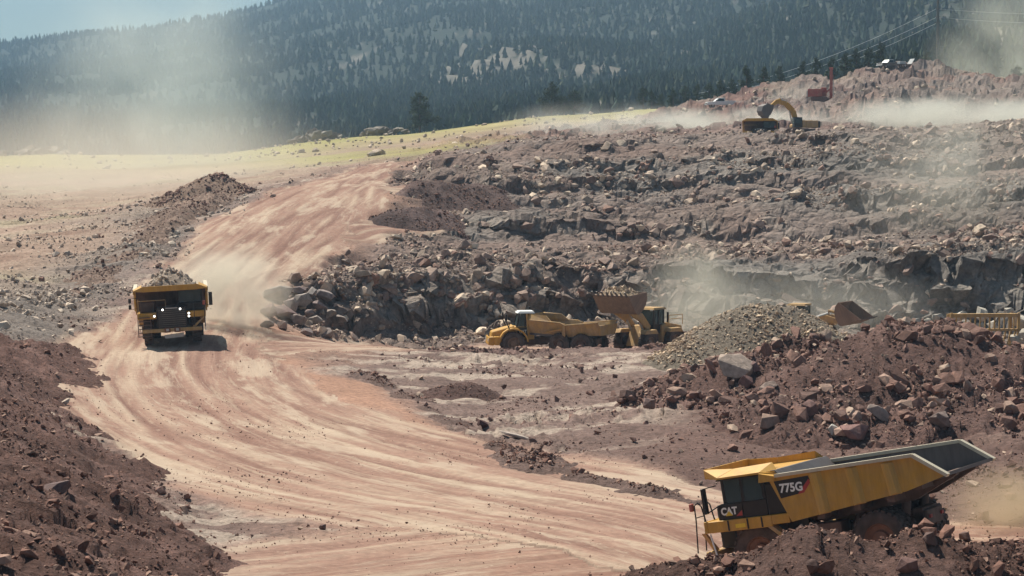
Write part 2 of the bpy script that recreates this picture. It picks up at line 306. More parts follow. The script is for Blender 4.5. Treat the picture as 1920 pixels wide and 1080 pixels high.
TPa = np.array(TP); fa = TPa[:, 0] / TPa[:, 1]; fl = np.log(TPa[:, 1])
KA, KL = 40.0, 22.0
cv, ce, cf, ov, _, _ = delaunay_2d_cdt([Vector((a * KA, l * KL)) for a, l in zip(fa, fl)], TE, [], 0, 1e-5)
tz = np.zeros(len(cv)); tw = np.zeros((len(cv), len(ZN)))
NZ = len(ZN); OH = np.eye(NZ)[np.array(TW)]
done = []
for i, o in enumerate(ov):
    if o: tz[i] = np.mean([TPa[k, 2] for k in o]); tw[i] = np.mean([OH[k] for k in o], axis=0); done.append(i)
cv2 = np.array([[v[0], v[1]] for v in cv])
for i, o in enumerate(ov):
    if not o:
        dd = ((cv2[done] - cv2[i]) ** 2).sum(1); k = np.argsort(dd)[:2]; w = 1 / (dd[k] + 1e-9); w /= w.sum()
        tz[i] = (tz[np.array(done)[k]] * w).sum(); tw[i] = (tw[np.array(done)[k]] * w[:, None]).sum(0)
ATT = np.c_[tz, tw]
def raster(A, Lg):
    """interpolate the triangulated survey on the grid of azimuths A and log-depths Lg"""
    out = np.zeros((len(Lg), len(A), 1 + NZ)); 
    ga = A * KA; gl = Lg * KL
    for f in cf:
        P = cv2[list(f)]; i0 = np.searchsorted(gl, P[:, 1].min() - 1e-6); i1 = np.searchsorted(gl, P[:, 1].max() + 1e-6)
        j0 = np.searchsorted(ga, P[:, 0].min() - 1e-6); j1 = np.searchsorted(ga, P[:, 0].max() + 1e-6)
        if i1 <= i0 or j1 <= j0: continue
        X, Y = np.meshgrid(ga[j0:j1], gl[i0:i1])
        (x1, y1), (x2, y2), (x3, y3) = P
        D = (y2 - y3) * (x1 - x3) + (x3 - x2) * (y1 - y3)
        if abs(D) < 1e-12: continue
        a = ((y2 - y3) * (X - x3) + (x3 - x2) * (Y - y3)) / D; b = ((y3 - y1) * (X - x3) + (x1 - x3) * (Y - y3)) / D; c = 1 - a - b
        m = (a >= -1e-6) & (b >= -1e-6) & (c >= -1e-6)
        q = ATT[list(f)]
        v = a[..., None] * q[0] + b[..., None] * q[1] + c[..., None] * q[2]
        sub = out[i0:i1, j0:j1]; sub[m] = v[m]
    return out
def blur(Z, n, axes=(0, 1)):
    for ax in axes:
        pad = [(0, 0)] * Z.ndim; pad[ax] = (n, n)
        q = np.cumsum(np.pad(Z, [(n + 1, n) if i == ax else (0, 0) for i in range(Z.ndim)], mode='edge'), axis=ax)
        sl = [slice(None)] * Z.ndim; sh = [slice(None)] * Z.ndim
        sl[ax] = slice(2 * n + 1, None); sh[ax] = slice(0, -(2 * n + 1))
        Z = (q[tuple(sl)] - q[tuple(sh)]) / (2 * n + 1)
    return Z
NC = 700
AZ = np.linspace(-0.385, 0.385, NC)
def rows(*segs):
    r = [math.log(segs[0][0])]
    for a, b, k in segs:
        while r[-1] < math.log(b): r.append(r[-1] + k)
    return np.array(r)
LG = rows((40, 62, 0.006), (62, 160, 0.0040), (160, 300, 0.0021), (300, 470, 0.0038)); 
G1 = raster(AZ, LG)
Z0 = G1[..., 0]; Wz = G1[..., 1:]
Z0 = blur(blur(Z0, 3), 2); Wz = blur(Wz, 2)
YY = np.repeat(np.exp(LG)[:, None], NC, 1); XX = AZ[None, :] * YY
# warp the zone borders so that they are ragged
def warp(Wz, XX, YY, amt, s):
    n, m = Wz.shape[:2]
    dj = (fbm(XX / 7, YY / 7, 3, s) * amt).astype(int); di = (fbm(XX / 7, YY / 7, 3, s + 5) * amt).astype(int)
    J = np.clip(np.arange(m)[None, :] + dj, 0, m - 1); I = np.clip(np.arange(n)[:, None] + di, 0, n - 1)
    return Wz[I, J]
Wz = warp(Wz, XX, YY, 14, 31)

# haul road: centre line with half width; lateral coordinate v and arc length s at every grid point
def spline(pts, n=16):
    P = np.array(pts, float); out = []
    Q = np.vstack([2 * P[0] - P[1], P, 2 * P[-1] - P[-2]])
    for i in range(1, len(Q) - 2):
        for t in np.linspace(0, 1, n, endpoint=False):
            a, b, c, d = Q[i - 1], Q[i], Q[i + 1], Q[i + 2]
            out.append(0.5 * ((2 * b) + (-a + c) * t + (2 * a - 5 * b + 4 * c - d) * t * t + (-a + 3 * b - 3 * c + d) * t ** 3))
    out.append(P[-1]); return np.array(out)
def road_line(pts):   # pts: px, py, d, half width
    return spline([(*U(a, b, d)[:2], h) for a, b, d, h in pts], 8)
ROADS = [road_line([(722, 303, 322, 2.2), (672, 326, 284, 4.6), (600, 372, 250, 7.5), (515, 440, 220, 7.8), (415, 535, 190, 6.2), (345, 625, 160, 6.8), (330, 700, 139, 8.5), (440, 790, 119, 9.5), (700, 880, 104, 11), (1050, 945, 94, 10.5), (1400, 1000, 84, 7.5), (1700, 1010, 77, 5.5), (2100, 1010, 73, 5.5), (2900, 1000, 70, 5.5)]),
         road_line([(250, 1110, 70, 2), (520, 1085, 75, 4.5), (800, 1050, 80, 6), (1100, 1020, 84, 6), (1300, 1000, 86, 5)]),
         road_line([(400, 660, 152, 5), (500, 646, 162, 3.8), (640, 655, 172, 4), (800, 655, 180, 5.5), (1000, 662, 184, 6), (1400, 662, 186, 6), (2300, 665, 182, 8)]),
         road_line([(640, 440, 224, 4), (700, 432, 232, 3.5), (790, 430, 236, 2.5)]), road_line([(660, 352, 262, 4), (730, 350, 264, 3.2), (790, 345, 268, 2.0)])]
def road_coords(XX, YY, pl):
    best = np.full(XX.shape, 1e9, np.float32); vv = np.zeros(XX.shape, np.float32); ss = vv.copy(); hw = np.ones(XX.shape, np.float32); s0 = 0
    XX = XX.astype(np.float32); YY = YY.astype(np.float32)
    for a, b in zip(pl[:-1], pl[1:]):
        d = b[:2] - a[:2]; l = float(np.hypot(*d)); u = (d / l).astype(np.float32)
        i0, i1 = np.searchsorted(LG, [math.log(max(40, min(a[1], b[1]) - 22)), math.log(max(a[1], b[1]) + 22)]); S = slice(i0, i1)
        rx = XX[S] - np.float32(a[0]); ry = YY[S] - np.float32(a[1]); t = np.clip(rx * u[0] + ry * u[1], 0, l)
        ex = rx - t * u[0]; ey = ry - t * u[1]; q = ex * ex + ey * ey
        m = q < best[S]; best[S] = np.where(m, q, best[S])
        vv[S] = np.where(m, np.sign(u[0] * ry - u[1] * rx) * np.sqrt(q), vv[S]); ss[S] = np.where(m, s0 + t, ss[S]); hw[S] = np.where(m, a[2] + (b[2] - a[2]) * t / l, hw[S])
        s0 += l
    vv = np.where(best > 1e8, 99, vv)
    return vv, ss, hw
ROADM = np.zeros(XX.shape); STREAK = np.zeros(XX.shape); RUT = np.zeros(XX.shape)
ALONG = np.zeros(XX.shape + (3,)); edge = fbm(XX / 5, YY / 5, 4, 77)
for k, pl in enumerate(ROADS):
    v, s, hw = road_coords(XX, YY, pl)
    m = sstep(-1.0, 1.0, (hw - np.abs(v)) + edge * 2.4)
    if k == 1: m *= 0.8
    vw = v + 0.8 * fbm(s / 22, v / 9, 2, 5 + k)
    st = 0.55 * fbm(vw * 0.55, s / 26, 4, 91 + k, 0.65) + 0.45 * fbm(vw * 1.9, s / 16, 3, 191 + k)
    rut = np.zeros(XX.shape)
    for q in range(13):
        c = (q - 6) / 6.2 * hw * 0.95 + 1.3 * fbm(s / 30 + q * 9.1, s * 0, 2, 300 + q); wdt = 0.22 + 0.2 * _h(np.array(q), np.array(k), 4)
        rut += np.exp(-((v - c) / wdt) ** 2) * np.clip(fbm(s / 18 + q * 7, s * 0 + q, 2, 400 + q + 20 * k) * 1.8 + 0.35, -0.7, 1)
    better = m > ROADM
    ALONG[better] = np.stack([vw, s + 300 * k, 0 * s], -1)[better]
    STREAK = np.where(better, st, STREAK); RUT = np.where(better, rut, RUT); ROADM = np.maximum(ROADM, m)
rm_ = blur(np.clip(ROADM * 1.4, 0, 1), 4); Z0 = lerp(Z0, blur(blur(Z0, 9), 9), rm_)
rough_w = Wz[..., ZN.index('W')] + 0.4 * Wz[..., ZN.index('B')] + 0.55 * Wz[..., ZN.index('V')] + 0.75 * Wz[..., ZN.index('U')]
rough_w = np.clip(rough_w, 0, 1) * (1 - ROADM)
dirt_w = np.clip(Wz[..., ZN.index('D')] + 0.6 * Wz[..., ZN.index('K')], 0, 1) * (1 - ROADM)
gy, gx = np.gradient(Z0); steep = np.clip(np.abs(gy) / (np.gradient(YY, axis=0) + 1e-6), 0, 2)
# broken ledges: the blasted rock steps up in uneven lifts
def ledges(z, h, n):
    q = (z + n) / h; f = q - np.floor(q); return (np.floor(q) + np.clip(f * 0.25, 0, 1) + 0.75 * sstep(0.62, 0.95, f)) * h - n
lw = np.clip((Wz[..., ZN.index('W')] + Wz[..., ZN.index('B')]) * (1 - ROADM) * 1.3, 0, 1) * (YY > 185)
Z0 = lerp(Z0, ledges(Z0, 2.6, 1.6 * fbm(XX / 16, YY / 14, 3, 29) + 0.5 * fbm(XX / 3, YY / 3, 2, 31)), 0.75 * lw)
gy, gx = np.gradient(Z0); steep = np.clip(np.abs(gy) / (np.gradient(YY, axis=0) + 1e-6), 0, 2)
Z1 = Z0.copy()
Z1 += rough_w * (0.30 * blocks(XX / 3.4, YY / 3.4, 3) + 0.14 * blocks(XX / 1.5, YY / 1.5, 13) + 1.1 * fbm(XX / 12, YY / 9, 5, 23, 0.6) + 0.7 * (1 - 2.2 * np.abs(fbm(XX / 19, YY / 11, 3, 27))))
Z1 += Wz[..., ZN.index('U')] * (0.9 * blocks(XX / 6, YY / 5, 33) + 0.45 * blocks(XX / 2.4, YY / 2.0, 35))
Z1 += dirt_w * (0.8 * fbm(XX / 7, YY / 5, 5, 41, .64) + 0.22 * blocks(XX / 0.9, YY / 0.9, 43) * sstep(0.0, 0.5, fbm(XX / 9, YY / 9, 3, 47)))
Z1 += np.clip(Wz[..., ZN.index('F')], 0, 1) * (1 - ROADM) * (1.0 * fbm(XX / 12 + YY / 30, YY / 7 - XX / 20, 5, 51, .6) + 0.22 * fbm(XX / 2, YY / 2, 4, 53))
Z1 += np.clip(Wz[..., ZN.index('G')], 0, 1) * 0.7 * fbm(XX / 25, YY / 25, 4, 57)
Z1 += ROADM * (0.06 * STREAK - 0.07 * RUT + 0.05 * fbm(XX / 1.2, YY / 1.2, 3, 61))
# push cliffs in and out sideways so that they break into buttresses and blocks
cl = rough_w * sstep(0.25, 0.9, steep)
push = cl * (2.4 * fbm(XX / 9, Z0 / 30, 3, 71) + 0.8 * blocks(XX / 2.6, Z0 / 2.2, 73) + 0.3 * blocks(XX / 1.1, Z0 / 0.9, 75))
YP = YY - push; XP = XX + cl * 0.6 * blocks(XX / 1.9 + 40, Z0 / 1.6, 79)

# colours: each zone's own soil, stained and dusted
def zone_colour(Wz, XX, YY, ZZ):
    c = Wz @ ZCOL
    lo = fbm(XX / 16, YY / 16, 4, 101); hi = fbm(XX / 2.2, YY / 2.2, 4, 103)
    return c * (1 + 0.22 * lo + 0.16 * hi)[..., None]
C = zone_colour(Wz, XX, YY, Z1)
grey = sstep(-0.15, 0.35, fbm(XX / 20, YY / 12, 3, 111) + 0.25 * (XX - 5) / 30) * rough_w
C = lerp(C, C.mean(-1, keepdims=True) * np.array([1.12, 1.05, 0.98]) * 1.08, (0.75 * grey)[..., None])
red = sstep(0.1, 0.5, fbm(XX / 13 + 7, YY / 10, 3, 113)) * rough_w
C = lerp(C, np.array([0.20, 0.13, 0.11]), (0.35 * red)[..., None])
band = sstep(0.1, 0.4, fbm(XX / 22, Z0 / 1.6, 3, 119)) * np.clip(Wz[..., ZN.index('U')], 0, 1)
C = lerp(C, np.array([0.17, 0.085, 0.075]), (0.7 * band)[..., None])
vein = sstep(0.62, 0.75, 1 - np.abs(fbm(XX / 8, Z0 / 7 + XX / 11, 3, 117)) * 2.2) * cl
C = lerp(C, np.array([0.36, 0.32, 0.28]), (0.45 * vein)[..., None])
fs = np.clip(WI_F := Wz[..., ZN.index('F')], 0, 1) * (1 - ROADM); f1 = sstep(0.0, 0.4, fbm(XX / 16 + YY / 60, YY / 7 - XX / 30, 5, 125, .65)); C = lerp(C, np.array([0.38, 0.31, 0.235]), (0.6 * f1 * fs)[..., None]); f2 = sstep(0.1, 0.45, fbm(XX / 13, YY / 7 - XX / 25, 5, 127, .65)); C = lerp(C, np.array([0.20, 0.125, 0.095]), (0.7 * f2 * fs)[..., None]); f3 = sstep(0.1, 0.5, fbm(XX / 30 + 9, YY / 16, 3, 129)); C = lerp(C, np.array([0.25, 0.24, 0.15]), (0.45 * f3 * fs)[..., None])
pale = sstep(0.11, 0.28, fbm(XX / 6 + YY / 20, YY / 2.6 - XX / 7, 5, 121, .6)) * dirt_w * (1 - Wz[..., ZN.index('K')])
C = lerp(C, np.array([0.45, 0.365, 0.305]), (0.85 * pale)[..., None])
rb = np.array([0.30, 0.185, 0.142]); rp = np.array([0.43, 0.33, 0.25]); rd = np.array([0.195, 0.108, 0.084])
rc = lerp(rb, rp, sstep(-0.05, 0.5, STREAK + 0.35 * fbm(XX / 9, YY / 9, 3, 131))[..., None])
rc = lerp(rc, rd, (0.75 * sstep(0.05, 0.45, -STREAK + 0.25 * fbm(XX / 6, YY / 8, 3, 133)))[..., None])
rc = lerp(rc, rp * 1.05, np.clip(-RUT * 1.2, 0, 0.9)[..., None]); rc = lerp(rc, rd, np.clip(RUT * 0.95, 0, 0.85)[..., None])
C = lerp(C, rc, ROADM[..., None])
ALPHA = np.clip(0.25 + rough_w + 0.5 * dirt_w, 0, 1) * (1 - 0.6 * ROADM)
CA = np.concatenate([np.clip(C, 0.01, 0.9), ALPHA[..., None]], -1)
n, m = Z1.shape
VID = np.arange(n * m).reshape(n, m)
quads = np.stack([VID[:-1, :-1], VID[:-1, 1:], VID[1:, 1:], VID[1:, :-1]], -1).reshape(-1, 4)
VERT = np.stack([XP, YP, Z1], -1).reshape(-1, 3); VCOL = CA.reshape(-1, 4)
def qmean(a): return (a[:-1, :-1] + a[:-1, 1:] + a[1:, 1:] + a[1:, :-1]).ravel() / 4
def submesh(name, sel, mat, smooth=True, VERT=VERT, VCOL=VCOL, quads=quads, vec=None):
    q = quads[sel]; u, inv = np.unique(q, return_inverse=True)
    me = np_mesh(name, VERT[u], inv.reshape(-1, 4), VCOL[u], smooth if np.isscalar(smooth) else smooth[sel], None if vec is None else vec[u])
    return link_mesh(name, me, mat)
qr = qmean(ROADM) > 0.5; qw = (qmean(rough_w) > 0.33) & ~qr; qwall = qw & (qmean(Wz[..., ZN.index('W')] + Wz[..., ZN.index('B')]) > 0.4)
qg = (qmean(Wz[..., ZN.index('G')]) > 0.5) & ~qr & ~qwall
o_road = tag(submesh('haul_road', qr, MATS['road'], vec=ALONG.reshape(-1, 3)), 'pale tan haul road curving down through the quarry', kind='structure')
o_wall = tag(submesh('quarry_wall', qwall, MATS['wall_rock'], False), 'benched quarry wall of grey and purple broken rock', kind='structure')
o_mead = tag(submesh('meadow', qg, MATS['soil']), 'dry yellow grass slope below the forest', kind='structure')
o_grnd = tag(submesh('ground', ~(qr | qwall | qg), MATS['soil'], ~qw), 'bare red brown earth of the quarry floor and field', kind='structure')

def gz_grid(Z, x, y):
    a = np.asarray(x) / np.asarray(y); j = np.interp(a, AZ, np.arange(NC)); i = np.interp(np.log(y), LG, np.arange(len(LG)))
    i0 = np.clip(np.floor(i).astype(int), 0, Z.shape[0] - 2); j0 = np.clip(np.floor(j).astype(int), 0, NC - 2); fi = i - i0; fj = j - j0
    return (Z[i0, j0] * (1 - fi) * (1 - fj) + Z[i0 + 1, j0] * fi * (1 - fj) + Z[i0, j0 + 1] * (1 - fi) * fj + Z[i0 + 1, j0 + 1] * fi * fj)
def gz(x, y): return float(gz_grid(Z1, np.array([x]), np.array([y]))[0])

def on_ground(px, py, _d, h):
    d = np.exp(np.arange(math.log(46), math.log(468), .0006)); v = U(px, py, 1.0); x = v[0] * d; z = CZ + (v[2] - CZ) * d
    g = gz_grid(Z1, x, d); k = np.nonzero(z < g)[0][0]
    return np.array([x[k], d[k], g[k] + h])
# ------------------------------------------------------------------ spoil piles and berms: ridge lines with talus slopes
def ridge(name, crest, slope, colr, amp=0.45, label=None, cat='pile', rnd=0.8, fine=None, seed=0, kind=None):
    """crest: list of (px, py, d); returns the Empty that carries the mound, plus its height grid"""
    P = spline([U(*p) if len(p) == 3 else on_ground(*p) for p in crest], 5)
    lo = np.min(P, 0); hi = np.max(P, 0); reach = 9.0 / slope + 2
    r0, r1 = np.searchsorted(LG, [math.log(max(40, lo[1] - reach)), math.log(hi[1] + reach)])
    az = P[:, 0] / P[:, 1]; ra = reach / max(30, lo[1] - reach)
    c0, c1 = np.searchsorted(AZ, [az.min() - ra, az.max() + ra]); c1 = min(c1 + 1, NC); r1 = min(r1 + 1, len(LG))
    X, Y, G = XX[r0:r1, c0:c1], YY[r0:r1, c0:c1], Z1[r0:r1, c0:c1]
    best = np.full(X.shape, -1e9); wob = 1 + 0.22 * fbm(X / 6, Y / 6, 2, 500 + seed)
    for a, b in zip(P[:-1], P[1:]):
        d = b - a; l2 = d[0] ** 2 + d[1] ** 2 + 1e-9
        t = np.clip(((X - a[0]) * d[0] + (Y - a[1]) * d[1]) / l2, 0, 1)
        r = np.hypot(X - a[0] - t * d[0], Y - a[1] - t * d[1]) * wob
        best = np.maximum(best, a[2] + t * d[2] - slope * (np.sqrt(r * r + rnd * rnd) - rnd))
    zz = best + amp * (0.22 * blocks(X / 1.6, Y / 1.6, 510 + seed) + 0.14 * blocks(X / 0.7, Y / 0.7, 515 + seed) + 0.75 * fbm(X / 3, Y / 3, 5, 520 + seed, 0.6))
    on = zz > G - 0.35
    sel = np.zeros((XX.shape[0] - 1, XX.shape[1] - 1), bool)
    sel[r0:r1 - 1, c0:c1 - 1] = on[:-1, :-1] | on[:-1, 1:] | on[1:, 1:] | on[1:, :-1]
    Zp = np.where(on, zz, np.minimum(zz, G - 0.12)); Zp = np.maximum(Zp, G - 0.8)
    c = np.array(colr) * (1 + 0.25 * fbm(X / 5, Y / 5, 4, 530 + seed) + 0.2 * fbm(X / 1.1, Y / 1.1, 3, 535 + seed))[..., None]
    pl2 = sstep(0.08, 0.38, fbm(X / 4 + Y / 9, Y / 3, 4, 540 + seed)); c = lerp(c, c * 1.55 + 0.02, (0.6 * pl2)[..., None])
    full = np.stack([XX, YY, Z1 - 1], -1); full[r0:r1, c0:c1, 2] = Zp
    ca = np.ones(XX.shape + (4,)); ca[r0:r1, c0:c1, :3] = np.clip(c, 0.01, 0.9)
    root = empty(name, (0, 0, 0)); tag(root, label, cat, kind=kind)
    o = submesh('mound', sel.ravel(), MATS['soil'], True, full.reshape(-1, 3), ca.reshape(-1, 4)); o.parent = root
    zf = np.full(XX.shape, -1e9); zf[r0:r1, c0:c1] = np.where(on, Zp, -1e9)
    mk = np.zeros(XX.shape, bool); mk[r0:r1, c0:c1] = on & (zz > G + 0.1)
    return root, zf, mk
DK = (0.115, 0.068, 0.06)
PILES = {}
PILES['near'] = ridge('earth_berm', [(1090, 1105, 66), (1160, 1078, 66), (1290, 1046, 66), (1400, 1036, 65.5), (1450, 1030, 65), (1525, 1004, 65), (1560, 1004, 65), (1640, 1020, 65), (1740, 1000, 65), (1810, 1014, 65), (1930, 1012, 65), (2200, 1000, 65), (2700, 990, 65)], 0.62, (0.125, 0.072, 0.06), 0.42, 'dark brown earth berm with stones along the bottom right foreground', 'berm', seed=1)
PILES['left'] = ridge('earth_berm', [(125, 655, 149), (40, 640, 140), (-110, 648, 124), (-170, 695, 106), (-150, 765, 90), (-70, 850, 77), (-60, 960, 64), (-200, 1100, 53)], 0.5, (0.15, 0.085, 0.071), 0.6, 'tall dark earth berm on the left side of the haul road', 'berm', rnd=1.5, seed=2)
PILES['ramp'] = ridge('earth_berm', [(90, 608, 172), (165, 542, 184), (228, 486, 199), (282, 450, 212), (332, 414, 229), (372, 384, 244), (400, 364, 254)], 0.45, (0.22, 0.155, 0.125), 0.9, 'long dusty spoil bank running up the far ramp behind the loaded truck', 'berm', rnd=1.5, seed=3)
PILES['mound'] = ridge('spoil_mound', [(345, 372, 262), (395, 328, 268), (430, 340, 267), (490, 354, 264), (540, 352, 264)], 0.5, (0.235, 0.165, 0.13), 0.8, 'small brown spoil mound on the left edge of the upper ramp', 'mound', seed=4)
PILES['gravel'] = ridge('gravel_pile', [(1350, 600, 160), (1395, 574, 160), (1430, 573, 160), (1490, 580, 160), (1530, 610, 158)], 0.6, (0.24, 0.20, 0.16), 0.25, 'pale grey gravel pile in front of the second wheel loader', 'pile', seed=5)
PILES['red'] = ridge('rubble_pile', [(1395, 668, 136), (1440, 655, 136), (1510, 640, 137), (1580, 655, 135), (1660, 622, 134), (1715, 607, 134), (1770, 611, 134), (1820, 630, 133), (1870, 648, 132), (1920, 664, 131), (2060, 690, 129), (1980, 775, 116), (1800, 782, 115), (1650, 775, 116), (1530, 770, 117), (1445, 742, 122)], 0.4, (0.15, 0.09, 0.078), 0.9, 'large red brown rubble pile with boulders at the right', 'pile', rnd=1.2, seed=6)
PILES['row'] = ridge('earth_windrow', [(665, 702, 0, .0), (740, 742, 0, .18), (840, 795, 0, .05), (960, 852, 0, .22), (1080, 893, 0, .08), (1200, 922, 0, .2), (1330, 943, 0, .05)], 0.3, (0.165, 0.11, 0.095), 0.4, 'low dark dirt windrow along the right edge of the haul road', 'windrow', rnd=0.6, seed=11)
PILES['dark1'] = ridge('spoil_mound', [(715, 405, 236), (760, 388, 238), (830, 395, 242)], 0.7, (0.105, 0.07, 0.065), 0.5, 'dark spoil heap between the two side roads off the ramp', 'mound', seed=7)
PILES['dark2'] = ridge('spoil_mound', [(740, 372, 256), (790, 340, 262), (850, 345, 266), (920, 345, 270)], 0.7, (0.12, 0.08, 0.072), 0.5, 'dark spoil heap above the upper side road beside the ramp', 'mound', seed=8)
PILES['lip'] = ridge('earth_berm', [(815, 655, 170), (900, 653, 170), (1000, 655, 170), (1080, 651, 170), (1180, 653, 170), (1280, 651, 169)], 0.5, (0.21, 0.135, 0.12), 0.3, 'low broken earth lip in front of the articulated truck', 'berm', rnd=0.3, seed=9)
PILES['clod'] = ridge('spoil_mound', [(842, 718, 138), (872, 712, 138), (900, 722, 138)], 0.55, (0.13, 0.078, 0.068), 0.25, 'small dark clod heap on the flat beside the haul road', 'mound', rnd=0.3, seed=10)
ZALL = Z1.copy()
for q in PILES.values(): ZALL = np.maximum(ZALL, q[1])

# ------------------------------------------------------------------ mountain
NC2 = 420; AZ2 = np.linspace(-0.385, 0.385, NC2); LG2 = rows((466, 4650, 0.0095))
G2 = raster(AZ2, LG2); ZM = blur(blur(G2[..., 0], 6), 4); WM = blur(G2[..., 1:], 2)
YM = np.repeat(np.exp(LG2)[:, None], NC2, 1); XM = AZ2[None, :] * YM
mw = sstep(0.3, 0.9, WM[..., ZN.index('M')])
ZM = ZM + mw * YM * (0.007 * fbm(XM / 420, YM / 700, 4, 601) + 0.0022 * fbm(XM / 70, YM / 110, 4, 603)) + (1 - mw) * 1.0 * fbm(XM / 30, YM / 30, 4, 605)
ZM[0] -= 1.5; ZM[1] -= 0.8
def pxy(x, y, z):
    z = z - CZ; dep = y * cp_ - z * sp_; return 960 + F * x / dep, 540 - F * (y * sp_ + z * cp_) / dep
PXM, PYM = pxy(XM, YM, ZM)
rk = np.zeros(XM.shape)       # bare rock on the mountain, by where the outcrops stand
for (cx, cy, rx, ry, q) in ((960, 110, 150, 45, 0.85), (870, 140, 90, 30, 0.9), (1100, 135, 90, 45, 0.8), (650, 105, 60, 50, 0.45), (1690, 60, 60, 50, 0.65), (1880, 90, 70, 50, 0.55), (1780, 40, 60, 40, 0.5), (700, 40, 60, 40, 0.35), (1850, 120, 90, 30, 0.6), (1490, 60, 60, 40, 0.3)):
    c = np.exp(-((PXM - cx) / rx) ** 2 - ((PYM - cy) / ry) ** 2); rk = np.maximum(rk, c * q * (YM > 640))
rkm = sstep(0.42, 0.60, rk * 0.72 + 0.85 * fbm(XM / 24, YM / 38, 5, 611, 0.7))
rkm = np.maximum(rkm, 0.7 * sstep(0.42, 0.55, fbm(XM / 24, YM / 45, 4, 615)))* mw
ZM = ZM + rkm * 4.0 * blocks(XM / 14, YM / 20, 617)
CM = WM @ ZCOL * (1 + 0.25 * fbm(XM / 40, YM / 60, 4, 621))[..., None]
CM = lerp(CM, np.array([0.16, 0.142, 0.122]), (0.8 * rkm)[..., None])
CMA = np.concatenate([np.clip(CM, 0.008, 0.9), np.full(XM.shape + (1,), 0.6)], -1)
VM = np.arange(XM.size).reshape(XM.shape); qm = np.stack([VM[:-1, :-1], VM[:-1, 1:], VM[1:, 1:], VM[1:, :-1]], -1).reshape(-1, 4)
vm = np.stack([XM, YM, ZM], -1).reshape(-1, 3); cm = CMA.reshape(-1, 4)
qmw = ((mw[:-1, :-1] + mw[1:, 1:]) / 2).ravel() > 0.5
o_mtn = tag(submesh('mountain', qmw, MATS['hill'], True, vm, cm, qm), 'forested mountain slope closing the view', kind='structure')
o_far = tag(submesh('hillside', ~qmw, MATS['hill'], True, vm, cm, qm), 'dry grass ridge and far field below the forest', kind='structure')
def gzm(x, y):
    a = np.asarray(x) / np.asarray(y); j = np.interp(a, AZ2, np.arange(NC2)); i = np.interp(np.log(y), LG2, np.arange(len(LG2)))
    i0 = np.clip(np.floor(i).astype(int), 0, ZM.shape[0] - 2); j0 = np.clip(np.floor(j).astype(int), 0, NC2 - 2); fi = i - i0; fj = j - j0
    return (ZM[i0, j0] * (1 - fi) * (1 - fj) + ZM[i0 + 1, j0] * fi * (1 - fj) + ZM[i0, j0 + 1] * (1 - fi) * fj + ZM[i0 + 1, j0 + 1] * fi * fj)
# plain ground out to the sides and behind, so the sheet reaches past any side view
def apron():
    a0, a1 = AZ[0], AZ[-1]; V = []; T = []
    for (sgn, aa) in ((-1, a0), (1, a1)):
        b = len(V)
        for d in (40, 80, 150, 300, 472):
            zz = gz(aa * d, d); V += [(aa * d, d, zz - 0.05), (aa * d + sgn * 250, d, zz + 3)]
        for i in range(4): T.append((b + 2 * i, b + 2 * i + 1, b + 2 * i + 3, b + 2 * i + 2))
    b = len(V); V += [(-300, 40.5, CZ - 14), (300, 40.5, CZ - 14), (300, -60, CZ - 14), (-300, -60, CZ - 14)]; T.append((b, b + 1, b + 2, b + 3))
    V = np.array(V); T = np.array(T); c = np.tile(np.array([0.2, 0.13, 0.11, 0.5]), (len(V), 1))
    tag(link_mesh('surrounding_ground', np_mesh('surrounding_ground', V, T, c), MATS['soil']), 'bare earth reaching past the sides of the quarry', kind='structure')
apron()
# ------------------------------------------------------------------ broken rock: angular hulls, strewn singly (largest) and as one mass (the rest)
def hull(npts, seed, flat=0.75, name='rock', sub=0):
    r = random.Random(seed); bm = bmesh.new()
    ax = (1.0, r.uniform(0.65, 0.95), r.uniform(flat * 0.6, flat))
    for _ in range(npts):
        v = Vector((r.gauss(0, 1), r.gauss(0, 1), r.gauss(0, 1))).normalized(); p = 3.2   # boxy super-ellipsoid
        k = (abs(v.x) ** p + abs(v.y) ** p + abs(v.z) ** p) ** (-1 / p)
        v = v * k * r.uniform(0.8, 1.0)
        bm.verts.new((v.x * ax[0] * 0.5, v.y * ax[1] * 0.5, v.z * ax[2] * 0.5))
    res = bmesh.ops.convex_hull(bm, input=bm.verts)
    bmesh.ops.delete(bm, geom=[g for g in res['geom_interior'] if isinstance(g, bmesh.types.BMVert)], context='VERTS')
    if sub:
        bmesh.ops.bevel(bm, geom=bm.edges[:], offset=0.012, segments=1, affect='EDGES')
        bmesh.ops.triangulate(bm, faces=bm.faces[:]); bmesh.ops.subdivide_edges(bm, edges=bm.edges[:], cuts=sub)
        for v in bm.verts:
            n = v.co; f = float(fbm(np.array([n.x * 4 + n.z * 2]), np.array([n.y * 4 - n.z * 3]), 3, seed)[0]); v.co = n * (1 + 0.07 * f)
    bmesh.ops.recalc_face_normals(bm, faces=bm.faces[:])
    me = bpy.data.meshes.new(name); bm.to_mesh(me); bm.free(); return me
SMALL = [hull(8, 100 + k) for k in range(10)]
MID = [hull(15, 200 + k) for k in range(10)]
BIG = [hull(17, 300 + k, 0.95, 'boulder', 1) for k in range(8)]
for me in MID + BIG: me.materials.append(MATS['boulder'])
def arr(me):
    V = np.array([v.co[:] for v in me.vertices]); me.calc_loop_triangles(); T = np.array([t.vertices[:] for t in me.loop_triangles]); return V, T
SARR = [arr(m) for m in SMALL]; MARR = [arr(m) for m in MID]
def rotm(e):
    cx, cy, cz = np.cos(e).T; sx, sy, sz = np.sin(e).T
    return np.stack([np.stack([cy * cz, sx * sy * cz - cx * sz, cx * sy * cz + sx * sz], -1), np.stack([cy * sz, sx * sy * sz + cx * cz, cx * sy * sz - sx * cz], -1), np.stack([-sy, sx * cy, cx * cy], -1)], -2)
